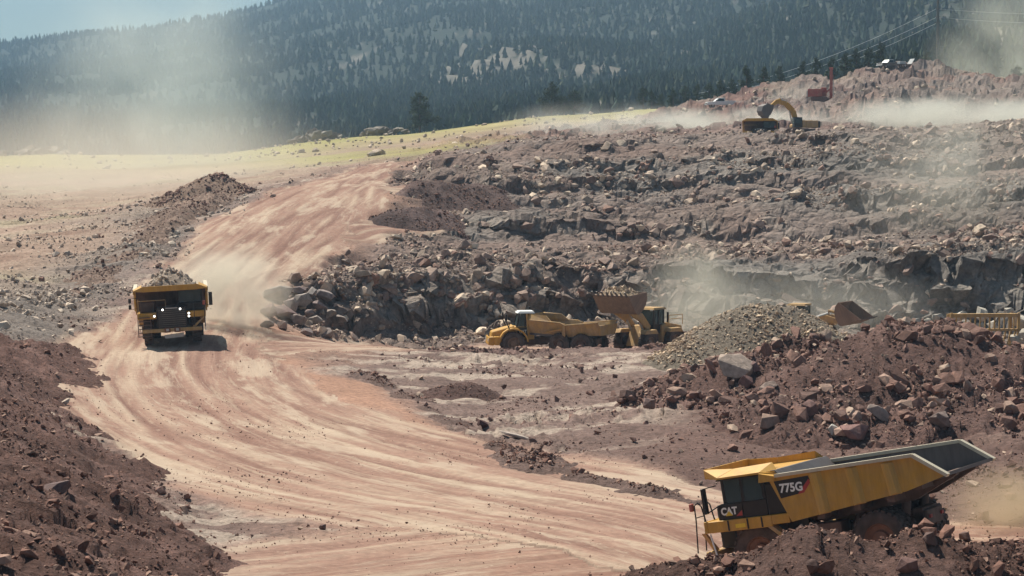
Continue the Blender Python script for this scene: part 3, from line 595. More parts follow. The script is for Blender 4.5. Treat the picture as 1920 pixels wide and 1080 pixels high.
PAL = {'wall': [(0.30, 0.265, 0.24), (0.22, 0.18, 0.17), (0.16, 0.125, 0.12), (0.22, 0.155, 0.14), (0.44, 0.40, 0.355)],
       'red': [(0.16, 0.10, 0.09), (0.19, 0.122, 0.11), (0.13, 0.085, 0.08), (0.27, 0.205, 0.185), (0.37, 0.31, 0.275)],
       'grey': [(0.36, 0.31, 0.25), (0.30, 0.26, 0.22), (0.42, 0.37, 0.30), (0.26, 0.22, 0.19)],
       'dark': [(0.13, 0.075, 0.065), (0.17, 0.10, 0.085), (0.24, 0.17, 0.15)],
       'valley': [(0.34, 0.31, 0.29), (0.26, 0.23, 0.215), (0.42, 0.39, 0.36)],
       'pale': [(0.40, 0.37, 0.33), (0.34, 0.31, 0.28), (0.28, 0.26, 0.23)]}
for _k in PAL: PAL[_k] = [tuple(np.array(c) * np.array([1.14, 1.0, 0.87]) * (1.28 if _k in ('wall', 'valley', 'grey') else 1.12)) for c in PAL[_k]]
PALW = {'wall': [0.33, 0.27, 0.18, 0.10, 0.12], 'red': [0.3, 0.28, 0.2, 0.14, 0.08]}
def scatter(key, weight, XG, YG, ZG, count, smin, smax, power, pal, parent, nbig=0, sink=0.18, rng=RNG, name='rubble', mat='rubble_rock', stretch=1.0):
    w = np.clip(weight, 0, None).ravel(); p = w / w.sum()
    idx = rng.choice(w.size, count, p=p); I, J = np.divmod(idx, XG.shape[1])
    I = np.clip(I, 0, XG.shape[0] - 2); J = np.clip(J, 0, XG.shape[1] - 2); fi = rng.random(count); fj = rng.random(count)
    def bl(G): return G[I, J] * (1 - fi) * (1 - fj) + G[I + 1, J] * fi * (1 - fj) + G[I, J + 1] * (1 - fi) * fj + G[I + 1, J + 1] * fi * fj
    pos = np.stack([bl(XG), bl(YG), bl(ZG)], -1)
    ok = pos[:, 2] > -1e6; pos = pos[ok]; count = len(pos)
    u = rng.random(count); size = (smin ** -power + u * (smax ** -power - smin ** -power)) ** (-1 / power)
    eul = np.stack([rng.normal(0, 0.5, count), rng.normal(0, 0.5, count), rng.random(count) * 6.283], -1)
    cols = np.array(PAL[pal]); ci = rng.choice(len(cols), count, p=PALW.get(pal)); col = cols[ci] * (0.8 + 0.4 * rng.random(count))[:, None]
    order = np.argsort(-size / pos[:, 1])
    big, rest = order[:nbig], order[nbig:]
    for k in big:
        o = bpy.data.objects.new('rock', MID[rng.integers(len(MID))]); COL.objects.link(o); o.parent = parent
        s = size[k]; o.location = (pos[k, 0], pos[k, 1], pos[k, 2] + s * sink); o.rotation_euler = eul[k] * (1, 1, 1); o.scale = (s * rng.uniform(0.85, 1.3), s, s * rng.uniform(0.8, 1.1)); o.color = (*col[k], 1)
    Vs, Ts, Cs, off = [], [], [], 0
    RM = rotm(eul[rest]); var = rng.integers(10, size=len(rest)); bigger = size[rest] > 0.7
    for v in range(10):
        for isb, A in ((False, SARR), (True, MARR)):
            m = (var == v) & (bigger == isb)
            if not m.any(): continue
            V, T = A[v]; q = np.einsum('nij,kj->nki', RM[m], V) * size[rest][m][:, None, None] + (pos[rest][m] + np.array([0, 0, 1]) * (size[rest][m] * sink)[:, None])[:, None]
            n, k = q.shape[:2]; Vs.append(q.reshape(-1, 3)); Ts.append((T[None] + (np.arange(n) * k)[:, None, None]).reshape(-1, 3) + off); off += n * k
            Cs.append(np.repeat(np.c_[col[rest][m], np.ones(n)], k, 0))
    me = np_mesh(name, np.vstack(Vs), np.vstack(Ts), np.vstack(Cs), False)
    o = link_mesh(name, me, MATS[mat], parent); o['kind'] = 'stuff'
    return o
WI = lambda z: Wz[..., ZN.index(z)]
inview = ((AZ > -0.275) & (AZ < 0.275))[None, :] * (LG > 3.9)[:, None]
notpile = (ZALL - Z1 < 0.05)
patch = sstep(-0.12, 0.3, fbm(XX / 10, YY / 7, 4, 701)) + 0.05
lowcliff = cl * sstep(205, 214, 216 - 0 * YY) * (YY < 214) * sstep(0.0, 0.04, XX / YY)
wallw = (1 - .9 * np.clip(lowcliff * 1.5, 0, 1)) * (WI('W') + 0.5 * WI('B')) * (1 - ROADM) ** 3 * inview * patch * notpile
scatter('wall', wallw, XP, YP, Z1, 38000, 0.13, 1.9, 2.05, 'wall', o_wall, nbig=260)
scatter('face', cl * (1 - .85 * np.clip(lowcliff * 1.5, 0, 1)) * inview * (1 - ROADM) * sstep(-.3, .2, fbm(XX / 6, Z0 / 4, 3, 703)), XP, YP, Z1, 1500, .5, 2.4, 1.6, 'wall', o_wall, nbig=40, sink=-.1, name='face_rock')
scatter('upper', (WI('U') * (1 - ROADM) * inview * patch), XP, YP, Z1, 3600, 0.25, 1.8, 1.8, 'pale', o_grnd, nbig=30)
scatter('ridge', (1 - mw) * (YM > 480) * (YM < 700) * (np.abs(AZ2) < .27)[None, :] * (.15 + sstep(.0, .4, fbm(XM / 20, YM / 20, 3, 711))), XM, YM, ZM, 900, .5, 2.0, 2.0, 'valley', o_far, name='stones')
scatter('valley', (WI('V') * inview * patch * notpile), XP, YP, Z1, 2600, 0.16, 1.1, 1.9, 'valley', o_grnd, nbig=60)
scatter('field', WI('F') * (1 - ROADM) ** 3 * inview * notpile * (LG < math.log(420))[:, None] * (.08 + sstep(.0, .4, fbm(XX / 11, YY / 8, 4, 709))), XP, YP, Z1, 3600, .14, .9, 2.1, 'valley', o_grnd, name='field_stones')
scatter('roadside', ROADM * inview * (LG < math.log(180))[:, None] * (.03 + sstep(.1, .5, fbm(XX / 6, YY / 6, 4, 707)) * .6 + (ROADM < .8) * .8), XP, YP, Z1, 3500, .05, .22, 2.6, 'red', o_road, name='loose_stones')
flatw = (WI('D') + 2.6 * WI('K') + 0.25 * WI('F')) * (1 - ROADM) ** 4 * inview * notpile * (0.1 + sstep(0.0, 0.5, fbm(XX / 8, YY / 8, 3, 705)))
scatter('flat', flatw, XP, YP, Z1, 18000, 0.07, 0.9, 2.1, 'red', o_grnd, nbig=50)
PS = {'near': (5000, 0.07, 0.7, 2.0, 'dark', 45), 'left': (8000, 0.08, 0.6, 2.2, 'dark', 50), 'ramp': (2200, 0.12, 0.6, 2.3, 'red', 10), 'mound': (1200, 0.18, 0.8, 2.2, 'red', 10),
      'gravel': (9000, 0.14, 0.5, 2.4, 'grey', 60), 'red': (14000, 0.11, 1.6, 1.9, 'red', 150), 'dark1': (500, 0.15, 0.6, 2.2, 'dark', 6), 'dark2': (600, 0.15, 0.6, 2.2, 'dark', 6), 'lip': (700, 0.1, 0.7, 2.0, 'red', 20), 'row': (1800, 0.08, 0.5, 2.2, 'dark', 15), 'clod': (250, 0.07, 0.4, 2.2, 'dark', 8)}
for k, (cnt, a, b, pw, pal, nb) in PS.items():
    root, zg, mk = PILES[k]
    scatter(k, mk * inview * (0.25 + sstep(-0.2, 0.4, fbm(XX / 3, YY / 3, 2, 720))), XX, YY, np.where(zg > -1e8, zg, -1e7), cnt, a, b, pw, pal, root, nbig=nb, name='gravel')

def hit(px, py, dmin=46.0, dmax=468.0):
    """where the sight line through a photo pixel first meets the built ground"""
    d = np.exp(np.arange(math.log(dmin), math.log(dmax), .0006)); v = U(px, py, 1.0); x = v[0] * d; z = CZ + (v[2] - CZ) * d
    g = gz_grid(ZALL, x, d); k = np.nonzero(z < g)[0]; k = k[0] if len(k) else len(d) - 1
    return np.array([x[k], d[k], g[k]])
# boulders one can point at
def surf(x, y): return float(gz_grid(ZALL, np.array([x]), np.array([y]))[0])
def boulder(px, py, d, size, label, col, rot=(0, 0, 0), sc=(1, 1, 1), mesh=0, z=None):
    p = hit(px, py + size * sc[2] * F / d * .28, d * .9); o = bpy.data.objects.new('boulder', BIG[mesh % len(BIG)]); COL.objects.link(o)
    o.location = (p[0], p[1], p[2] + size * sc[2] * .22); o.rotation_euler = rot; o.scale = (size * sc[0], size * sc[1], size * sc[2]); o.color = (*col, 1)
    return tag(o, label, 'boulder', 'boulders one can pick out')
RB = (0.19, 0.105, 0.095)
boulder(1378, 682, 131, 2.7, 'huge pale topped boulder at the left end of the red rubble pile', (0.42, 0.33, 0.275), (0.1, 0.15, 0.2), (1, 0.9, 0.85), 0)
boulder(1335, 690, 130.5, 1.6, 'thin upright slab leaning left of the huge pale boulder', (0.24, 0.14, 0.12), (0, 1.0, 0.4), (1, 0.8, 0.3), 1)
boulder(1412, 688, 130, 1.2, 'rounded red boulder tucked against the right of the huge pale boulder', (0.2, 0.12, 0.11), (0.3, 0.2, 1), (1, 1, 0.9), 2)
boulder(1398, 716, 126, 1.3, 'red boulder just below the huge pale boulder', RB, (0.2, 0.4, 2), (1, 1, 0.8), 3)
boulder(1440, 728, 125, 1.3, 'tilted flat faced boulder below right of the huge pale boulder', (0.27, 0.2, 0.17), (0.4, -0.5, 0.5), (1.1, 1, 0.7), 4)
boulder(1602, 808, 113, 2.0, 'large red boulder with flat pale top just above the near truck', (0.24, 0.135, 0.12), (0.05, 0.1, 0.9), (1.15, 0.9, 0.75), 7)
boulder(1564, 808, 113.5, 1.1, 'bright white sided boulder left of the large red flat topped boulder', (0.50, 0.47, 0.42), (0.3, 0.6, 0.3), (1, 0.9, 0.8), 6)
boulder(1762, 784, 115, 1.4, 'angular grey brown boulder at the foot of the red pile', (0.23, 0.17, 0.15), (0.2, 0.1, 2), (1, 1, 1.1), 7)
boulder(1652, 775, 117, 1.5, 'pale wedge boulder halfway along the foot of the red pile', (0.32, 0.25, 0.22), (0.3, 0.5, 0.2), (1.2, 1, 0.6), 1)
boulder(1520, 765, 118, 1.2, 'dark red boulder at the lower left foot of the red pile', (0.17, 0.095, 0.085), (0.6, 0.1, 1), (1, 1, 1), 2)
boulder(1215, 757, 128, 1.1, 'pointed brown boulder alone on the flat left of the red pile', (0.2, 0.13, 0.115), (0.1, 0.3, 0.8), (1, 1, 0.9), 3)
boulder(905, 795, 119, 0.75, 'small round dark boulder beside the curved road edge', (0.10, 0.05, 0.045), (0, 0, 0.4), (1, 1, 1.2), 4)
boulder(968, 818, 116, 2.4, 'long pale flat slab lying by the road edge', (0.40, 0.33, 0.29), (0.0, 0.12, -0.75), (1.2, 0.22, 0.16), 5)
boulder(605, 988, 87, 0.42, 'small lone stone on the haul road', (0.14, 0.08, 0.07), (0, 0, 1), (1, 1, 0.9), 6)
boulder(108, 925, 82, 0.95, 'dark wedge boulder half buried in the left berm', (0.15, 0.10, 0.095), (0.2, -0.3, 0.7), (1.3, 1, 0.8), 7)
boulder(1872, 216, 300, 2.6, 'squat brown boulder on the quarry crest at far right', (0.25, 0.19, 0.16), (0, 0, 0.3), (1, 1, 0.75), 0)
boulder(1745, 1010, 64.5, 0.62, 'knobbly dark stone on top of the near berm behind the truck', (0.13, 0.08, 0.07), (0.2, 0.2, 1), (1, 1, 1), 1)
boulder(1810, 1004, 65, 0.55, 'pointed dark stone at the right on the near berm crest', (0.14, 0.085, 0.075), (0.2, 0.6, 1), (1, 1, 1.1), 2)
boulder(1700, 1058, 61.5, 0.8, 'reddish boulder low on the near berm', (0.16, 0.09, 0.08), (0.3, 0.1, 0.3), (1, 1, 0.8), 3)
boulder(1525, 1062, 61.5, 0.8, 'dark brown boulder low on the near berm left of the reddish one', (0.12, 0.07, 0.06), (0.1, 0.3, 1.3), (1, 1, 0.9), 4)
for k, (px, py, d, s, c) in enumerate([(522, 558, 178, 3.4, (0.34, 0.29, 0.26)), (505, 586, 174, 2.2, (0.22, 0.13, 0.12)), (535, 590, 175, 2.4, (0.24, 0.16, 0.15)), (566, 566, 180, 2.0, (0.33, 0.28, 0.25)), (600, 575, 181, 1.8, (0.26, 0.2, 0.19)), (610, 560, 184, 2.2, (0.28, 0.23, 0.22)), (560, 600, 177, 1.8, (0.24, 0.19, 0.17)), (590, 605, 180, 2.0, (0.3, 0.25, 0.22)), (640, 600, 184, 1.7, (0.28, 0.23, 0.21)), (500, 606, 172, 1.3, (0.3, 0.24, 0.2)), (560, 545, 185, 1.6, (0.22, 0.16, 0.15)), (545, 574, 178, 2.0, (0.26, 0.2, 0.18)), (580, 588, 180, 1.6, (0.24, 0.18, 0.17)), (620, 590, 183, 1.6, (0.3, 0.25, 0.22)), (530, 610, 176, 1.5, (0.28, 0.22, 0.2)), (575, 620, 179, 1.4, (0.22, 0.17, 0.16)), (610, 622, 182, 1.5, (0.26, 0.21, 0.19)), (585, 548, 186, 1.4, (0.3, 0.26, 0.24))]):
    o = bpy.data.objects.new('rock', BIG[k % 8]); COL.objects.link(o); o.parent = o_wall; o.location = hit(px, py + 8, 160) + np.array([0, 0, .2 * s]); o.scale = (s * 1.0, s * 0.9, s * 0.75); o.rotation_euler = (random.uniform(-.3, .3), random.uniform(-.1, .5), random.uniform(0, 6)); o.color = (*c, 1)
ORDN = ('first', 'second', 'third', 'fourth', 'fifth', 'sixth', 'seventh', 'eighth', 'ninth', 'tenth', 'eleventh', 'twelfth', 'thirteenth', 'fourteenth')
for k, (px, py, d, s) in enumerate(sorted([(1915, 604, 158, 2.0), (1890, 585, 163, 1.6), (1840, 588, 164, 1.5), (1800, 592, 164, 1.4), (1760, 600, 163, 1.6), (1735, 606, 162, 1.3), (1925, 625, 156, 1.6), (1860, 612, 160, 1.2), (1820, 615, 160, 1.2), (1715, 607, 160, 1.2), (1955, 600, 160, 2.0), (1850, 630, 158, 1.5), (1905, 640, 157, 1.4), (1785, 625, 159, 1.5)])):
    o = bpy.data.objects.new('boulder', BIG[(k + 3) % 8]); COL.objects.link(o); o.location = U(px, py, d); o.scale = (s, s * 0.9, s * 0.8); o.rotation_euler = (random.uniform(-.4, .4), random.uniform(-.4, .4), random.uniform(0, 6)); o.color = (0.46, 0.42, 0.36, 1)
    tag(o, ORDN[k] + ' pale cream boulder from the left around the yellow steel screen', 'boulder', 'pale boulders by the yellow steel screen')
def heap(name, label, cat, pts, pal, seed, parent=None):
    """outcrop or heap of real blocks, each its own piece"""
    r = np.random.default_rng(seed); root = empty(name); tag(root, label, cat)
    for (px, py, d, s, sc) in pts:
        o = bpy.data.objects.new('rock', BIG[r.integers(8)]); COL.objects.link(o); o.parent = root; o.location = U(px, py, d); o.location.z = min(o.location.z, float(gzm(o.location.x, o.location.y)) + s * .5) if d > 470 else surf(o.location.x, o.location.y) + .3 * s
        o.scale = (s * sc[0], s * sc[1], s * sc[2]); o.rotation_euler = (r.normal(0, .15), r.normal(-0.2, .15), r.normal(0, .5)); c = np.array(PAL[pal][r.integers(3)]) * r.uniform(0.7, 1.1); o.color = (*c, 1)
    return root
def spread(cx, cy, d, n, rx, ry, s0, s1, seed):
    r = np.random.default_rng(seed); out = []
    for _ in range(n):
        u, v = np.clip(r.normal(0, .45, 2), -1, 1); out.append((cx + u * rx, cy + v * ry + abs(u) * ry * .8, d + r.uniform(-4, 4), r.uniform(s0, s1) * (1.1 - .5 * abs(u)), (r.uniform(.9, 1.5), 1, r.uniform(.5, .9))))
    return out
PAL['crag'] = [(0.16, 0.14, 0.12), (0.22, 0.19, 0.165), (0.30, 0.27, 0.23)]
heap('rock_outcrop', 'dark layered rock outcrop on the left end of the grass ridge', 'outcrop', spread(592, 249, 600, 34, 46, 8, 1.6, 4.6, 3), 'crag', 3)
heap('rock_outcrop', 'dark rock outcrop left of the lone pine on the grass ridge', 'outcrop', spread(715, 242, 602, 34, 48, 7, 1.6, 4.2, 4), 'crag', 4)
heap('rock_heap', 'small pale rock heap at the top of the ramp', 'heap', spread(706, 296, 392, 16, 20, 5, 1.0, 2.4, 5), 'pale', 5)
heap('rock_outcrop', 'hazy low rock outcrop on the far left meadow', 'outcrop', spread(80, 284, 688, 30, 75, 7, 2.0, 5.0, 6), 'crag', 6)
# ------------------------------------------------------------------ machine kit
class MB:
    def __init__(s): s.v = []; s.f = []
    def add(s, V, Fc):
        o = len(s.v); s.v += [tuple(p) for p in V]; s.f += [tuple(o + i for i in q) for q in Fc]; return s
    def box(s, x0, x1, y0, y1, z0, z1):
        return s.hexa([(x0, y0, z0), (x1, y0, z0), (x1, y1, z0), (x0, y1, z0), (x0, y0, z1), (x1, y0, z1), (x1, y1, z1), (x0, y1, z1)])
    def hexa(s, P): return s.add(P, [(3, 2, 1, 0), (4, 5, 6, 7), (0, 1, 5, 4), (1, 2, 6, 5), (2, 3, 7, 6), (3, 0, 4, 7)])
    def prism_y(s, poly, y0, y1):            # polygon in x,z swept along y
        n = len(poly); V = [(x, y0, z) for x, z in poly] + [(x, y1, z) for x, z in poly]
        return s.add(V, [tuple(range(n)), tuple(range(2 * n - 1, n - 1, -1))] + [((i + 1) % n, i, n + i, n + (i + 1) % n) for i in range(n)])
    def prism_x(s, poly, x0, x1):            # polygon in y,z swept along x
        n = len(poly); V = [(x0, y, z) for y, z in poly] + [(x1, y, z) for y, z in poly]
        return s.add(V, [tuple(range(n)), tuple(range(2 * n - 1, n - 1, -1))] + [((i + 1) % n, i, n + i, n + (i + 1) % n) for i in range(n)])
    def tube(s, pts, r, n=8):
        pts = [Vector(p) for p in pts]; rings = []
        for i, p in enumerate(pts):
            t = (pts[min(i + 1, len(pts) - 1)] - pts[max(i - 1, 0)]).normalized(); a = t.orthogonal().normalized() if i == 0 else (a - t * a.dot(t)).normalized(); b = t.cross(a)
            rr = r[i] if isinstance(r, (list, tuple)) else r
            rings.append([p + (a * math.cos(k * 2 * math.pi / n) + b * math.sin(k * 2 * math.pi / n)) * rr for k in range(n)])
        V = [q for g in rings for q in g]; Fc = []
        for i in range(len(pts) - 1):
            for k in range(n): Fc.append((i * n + k, i * n + (k + 1) % n, (i + 1) * n + (k + 1) % n, (i + 1) * n + k))
        Fc += [tuple(reversed(range(n))), tuple(range(len(V) - n, len(V)))]
        return s.add(V, Fc)
    def lathe_y(s, prof, c=(0, 0, 0), n=32):  # prof: (radius, y)
        V = []; Fc = []; m = len(prof)
        for k in range(n):
            a = k * 2 * math.pi / n
            for r, y in prof: V.append((c[0] + r * math.cos(a), c[1] + y, c[2] + r * math.sin(a)))
        for k in range(n):
            for i in range(m - 1): Fc.append((k * m + i, ((k + 1) % n) * m + i, ((k + 1) % n) * m + i + 1, k * m + i + 1))
        return s.add(V, Fc)
    def build(s, name, mat, parent=None, smooth=False, bevel=0):
        bm = bmesh.new(); vs_ = [bm.verts.new(v) for v in s.v]
        for q in s.f:
            try: bm.faces.new([vs_[i] for i in q])
            except ValueError: pass
        bmesh.ops.recalc_face_normals(bm, faces=bm.faces[:])
        if bevel: bmesh.ops.bevel(bm, geom=[e for e in bm.edges if e.is_manifold and e.calc_face_angle(0) > 0.5], offset=bevel, segments=1, affect='EDGES')
        if smooth:
            for f_ in bm.faces: f_.smooth = True
        me = bpy.data.meshes.new(name); bm.to_mesh(me); bm.free()
        return link_mesh(name, me, MATS[mat] if isinstance(mat, str) else mat, parent)
def lettering(text, size, mat, parent, origin, xdir, updir, name='lettering', bold=0.0, xs=1.0, thick=0.004):
    cu = bpy.data.curves.new(name, 'FONT'); cu.body = text; cu.size = 1.0; cu.offset = bold; cu.extrude = 0.002; cu.align_x = 'CENTER'; cu.align_y = 'CENTER'; cu.space_character = 1.02
    t = bpy.data.objects.new(name, cu); COL.objects.link(t); bpy.context.view_layer.update()
    me = bpy.data.meshes.new_from_object(t.evaluated_get(bpy.context.evaluated_depsgraph_get())); bpy.data.objects.remove(t); bpy.data.curves.remove(cu)
    x = Vector(xdir).normalized(); u = Vector(updir).normalized(); n = x.cross(u); o = Vector(origin)
    h = max(v.co.y for v in me.vertices) - min(v.co.y for v in me.vertices)
    k = size / h
    for v in me.vertices:
        c = v.co.copy(); v.co = o + x * (c.x * k * xs) + u * (c.y * k) + n * (c.z * k + thick)
    me.materials.clear(); me.materials.append(MATS[mat])
    return link_mesh(name, me, None, parent)

TY = {}
def tyre_mesh(r, w, lugs=26):
    key = (r, w)
    if key in TY: return TY[key]
    b = MB(); h = w / 2
    b.lathe_y([(r * 0.55, -h * 0.8), (r * 0.72, -h * 1.02), (r * 0.88, -h * 1.0), (r * 0.955, -h * 0.86), (r * 0.965, 0), (r * 0.955, h * 0.86), (r * 0.88, h * 1.0), (r * 0.72, h * 1.02), (r * 0.55, h * 0.8)], n=30)
    for k in range(lugs):
        for sd in (-1, 1):
            a = (k + (0.5 if sd > 0 else 0)) * 2 * math.pi / lugs; da = 0.30 * 2 * math.pi / lugs; P = []
            for rr in (r * 0.93, r):
                for (aa, yy) in ((a - da, sd * 0.04 * w), (a + da, sd * 0.04 * w), (a + da * 1.9, sd * h * 0.99), (a - da * 0.1, sd * h * 0.99)):
                    P.append((rr * math.cos(aa), yy, rr * math.sin(aa)))
            b.hexa(P)
    o = b.build('tyre', 'rubber'); me = o.data; bpy.data.objects.remove(o)
    for p_ in me.polygons: p_.use_smooth = len(p_.vertices) == 4 and p_.index < 240
    b = MB(); sgn = 1
    b.lathe_y([(r * 0.56, -h * 0.75), (r * 0.56, h * 0.72), (r * 0.52, h * 0.78), (r * 0.47, h * 0.45), (r * 0.30, h * 0.25), (r * 0.27, h * 0.62), (r * 0.12, h * 0.72), (0.001, h * 0.72)], n=24)
    o = b.build('rim', 'rim_red', smooth=False); rm = o.data; bpy.data.objects.remove(o)
    TY[key] = (me, rm); return TY[key]
def wheel(parent, x, y, r, w, face=1, rim=None, steer=0):
    t, rm = tyre_mesh(r, w); e = empty('wheel', (x, y, r), parent, (0, random.random() * 0 , steer + (0 if face > 0 else math.pi)))
    link_mesh('tyre', t, None, e); o = link_mesh('rim', rm, None, e)
    if rim: o.material_slots[0].link = 'OBJECT'; o.material_slots[0].material = MATS[rim]
    return e

# ------------------------------------------------------------------ rigid haul truck: x forward, y left, z up, origin on the ground near the rear axle
def haul_truck():
    T = empty('haul_truck')
    for (x, y, fc) in ((4.4, 1.72, 1), (4.4, -1.72, -1), (-0.35, 1.93, 1), (-0.35, -1.93, -1), (-0.35, 1.22, 1), (-0.35, -1.22, -1)): wheel(T, x, y, 1.06, 0.64, fc)
    ch = MB()
    for sd in (-1, 1): ch.hexa([(-1.6, sd * .45, 1.15), (6.0, sd * .45, 0.95), (6.0, sd * .8, 0.95), (-1.6, sd * .8, 1.15), (-1.6, sd * .45, 1.75), (6.0, sd * .45, 1.45), (6.0, sd * .8, 1.45), (-1.6, sd * .8, 1.75)])
    ch.box(-1.6, -1.2, -.8, .8, 1.2, 1.9); ch.box(1.8, 2.3, -1.0, 1.0, 1.1, 1.6); ch.box(3.6, 5.9, -1.0, 1.0, 1.3, 2.2)
    ch.build('chassis', 'dark_steel', T, bevel=.02)
    ax = MB(); ax.lathe_y([(0.01, -1.9), (.34, -1.9), (.36, -.6), (.6, -.3), (.6, .3), (.36, .6), (.34, 1.9), (.01, 1.9)], (-.35, 0, 1.06), 18); ax.build('rear_axle', 'dark_steel', T, True)
    fx = MB(); fx.tube([(4.4, -1.5, 1.06), (4.4, 1.5, 1.06)], .2); fx.build('front_axle', 'dark_steel', T, True)
    for sd in (-1, 1):
        s_ = MB(); s_.tube([(-.9, sd * .95, 1.1), (-1.15, sd * .95, 2.5)], .17, 12); s_.build('rear_strut', 'dark_steel', T, True)
        s_ = MB(); s_.tube([(4.2, sd * 1.2, .9), (4.05, sd * 1.15, 2.4)], .19, 12); s_.build('front_strut', 'dark_steel', T, True)
        s_ = MB(); s_.tube([(1.2, sd * .75, 1.2), (.55, sd * .75, 2.4)], .15, 12); s_.build('hoist_cylinder', 'dark_steel', T, True)
    tk = MB(); tk.prism_y([(1.0, 1.0), (2.5, 1.0), (2.6, 1.25), (2.6, 1.9), (0.9, 1.9), (0.9, 1.25)], -2.1, -1.15); tk.build('fuel_tank', 'yellow_dusty', T, bevel=.03)
    tk = MB(); tk.prism_y([(1.2, 1.05), (2.4, 1.05), (2.5, 1.3), (2.5, 1.85), (1.1, 1.85), (1.1, 1.3)], 1.15, 1.95); tk.build('hydraulic_tank', 'dark_steel', T, bevel=.03)
    # dump body
    B = empty('dump_body', (0, 0, 0), T)
    side = [(3.36, 3.68), (2.70, 2.08), (-1.80, 2.68), (-3.36, 3.08), (-2.22, 3.90), (3.05, 3.80)]
    for sd in (-1, 1):
        o = MB().prism_y(side, sd * 2.50, sd * 2.58).build('side_wall', 'yellow', B)
        inn = [(2.95, 3.72), (1.75, 2.5), (-1.8, 2.85), (-3.25, 3.14), (-2.24, 3.84)]
        MB().prism_y(inn, sd * 2.49, sd * 2.497).build('side_liner', 'worn_steel', B)
        tr = MB()
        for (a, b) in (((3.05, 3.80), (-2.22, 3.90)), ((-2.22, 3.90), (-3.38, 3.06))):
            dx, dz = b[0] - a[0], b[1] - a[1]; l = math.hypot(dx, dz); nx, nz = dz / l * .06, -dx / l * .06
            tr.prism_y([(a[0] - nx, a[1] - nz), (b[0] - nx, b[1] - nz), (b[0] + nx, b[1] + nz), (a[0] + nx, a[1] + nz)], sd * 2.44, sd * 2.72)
        tr.build('top_rail', 'sunlit_rail', B)
        for xc, wd in ((1.48, .24), (.10, .24), (-1.28, .24)):
            zt = 3.74; zb = 2.26 + (1.48 - xc) * 0.135
            rb = MB(); rb.hexa([(xc - wd - .1, sd * 2.581, zb), (xc + wd - .1, sd * 2.581, zb - .05), (xc + wd + .05, sd * 2.581, zt), (xc - wd + .05, sd * 2.581, zt), (xc - wd + .06, sd * 2.70, zb + .04), (xc + wd - .22, sd * 2.70, zb), (xc + wd - .10, sd * 2.70, zt), (xc - wd + .20, sd * 2.70, zt)])
            rb.build('rib', 'yellow_rib', B)
    fl = MB(); fl.prism_y([(1.75, 2.42), (1.75, 2.52), (-1.8, 2.87), (-3.36, 3.16), (-3.36, 3.04), (-1.8, 2.72)], -2.488, 2.488); fl.build('floor_plate', 'worn_steel', B)
    fw = MB(); fw.prism_y([(3.28, 4.0), (3.10, 4.0), (1.72, 2.53), (1.72, 2.43), (2.0, 2.3)], -2.488, 2.488); fw.build('front_wall', 'worn_steel', B)
    fo = MB(); fo.prism_y([(3.34, 3.98), (3.29, 3.98), (2.01, 2.29), (2.70, 2.10)], -2.48, 2.48); fo.build('front_plate', 'dark_steel', B)  # yellow plate coloured dark to stand for the shade beneath the canopy
    un = MB()
    for yy in (-1.1, 1.1): un.prism_y([(2.65, 2.07), (2.0, 1.85), (-1.6, 2.25), (-3.2, 2.95), (-3.2, 3.03), (-1.8, 2.66)], yy - .18, yy + .18)
    for xx, zz in ((1.6, 2.1), (.2, 2.25), (-1.1, 2.4), (-2.2, 2.72)): un.box(xx - .14, xx + .14, -2.45, 2.45, zz - .05, zz + .22)
    un.build('underframe', 'dark_steel', B)
    sg = MB(); sg.prism_y([(3.16, 3.60), (1.80, 3.66), (1.76, 3.50), (2.12, 3.07), (2.98, 2.96)], 2.584, 2.588); sg.build('decal', 'black', B)
    sg = MB(); sg.prism_y([(1.80, 3.55), (1.76, 3.40), (2.05, 3.07), (2.30, 3.04)], 2.589, 2.593); sg.build('decal_stripe', 'red', B)
    lettering('775G', 0.34, 'white', B, (2.52, 2.590, 3.30), (-1, 0, -0.01), (0, 0, 1), bold=.035, xs=.92)
    # canopy over cab and deck
    K = empty('canopy', (0, 0, 0), T)
    MB().prism_x([(-2.5, 3.92), (2.5, 3.92), (2.5, 3.98), (-2.5, 3.98)], 3.1, 5.3).build('canopy_sheet', 'yellow', K)
    MB().add([(5.3, -2.5, 3.92), (5.3, 2.5, 3.92), (6.05, 1.9, 3.92), (6.05, -1.9, 3.92), (5.3, -2.5, 3.98), (5.3, 2.5, 3.98), (6.05, 1.9, 3.98), (6.05, -1.9, 3.98)], [(0, 3, 2, 1), (4, 5, 6, 7), (0, 1, 5, 4), (1, 2, 6, 5), (2, 3, 7, 6), (3, 0, 4, 7)]).build('canopy_nose', 'yellow', K)
    for sd in (-1, 1):
        c = MB(); c.hexa([(3.66, sd * 2.62, 3.93), (5.36, sd * 2.62, 3.91), (4.96, sd * 2.05, 3.985), (3.36, sd * 2.05, 3.985), (3.66, sd * 2.63, 4.0), (5.36, sd * 2.63, 3.98), (4.92, sd * 2.05, 4.22), (3.34, sd * 2.05, 4.27)]); c.build('side_flare', 'yellow', K)
        c = MB(); c.hexa([(4.98, sd * 2.05, 3.985), (5.37, sd * 2.62, 3.91), (6.14, sd * 1.97, 3.98), (6.04, sd * 1.80, 3.98), (4.94, sd * 2.05, 4.22), (5.37, sd * 2.62, 3.99), (6.16, sd * 1.99, 4.30), (6.05, sd * 1.80, 4.30)]); c.build('corner_lip', 'yellow', K)
        c = MB(); c.hexa([(3.04, sd * 2.30, 3.76), (3.355, sd * 2.05, 3.98), (3.655, sd * 2.62, 3.95), (3.04, sd * 2.50, 3.76), (3.04, sd * 2.30, 3.90), (3.335, sd * 2.05, 4.27), (3.655, sd * 2.625, 4.0), (3.04, sd * 2.50, 3.88)]); c.build('notch_plate', 'yellow', K)
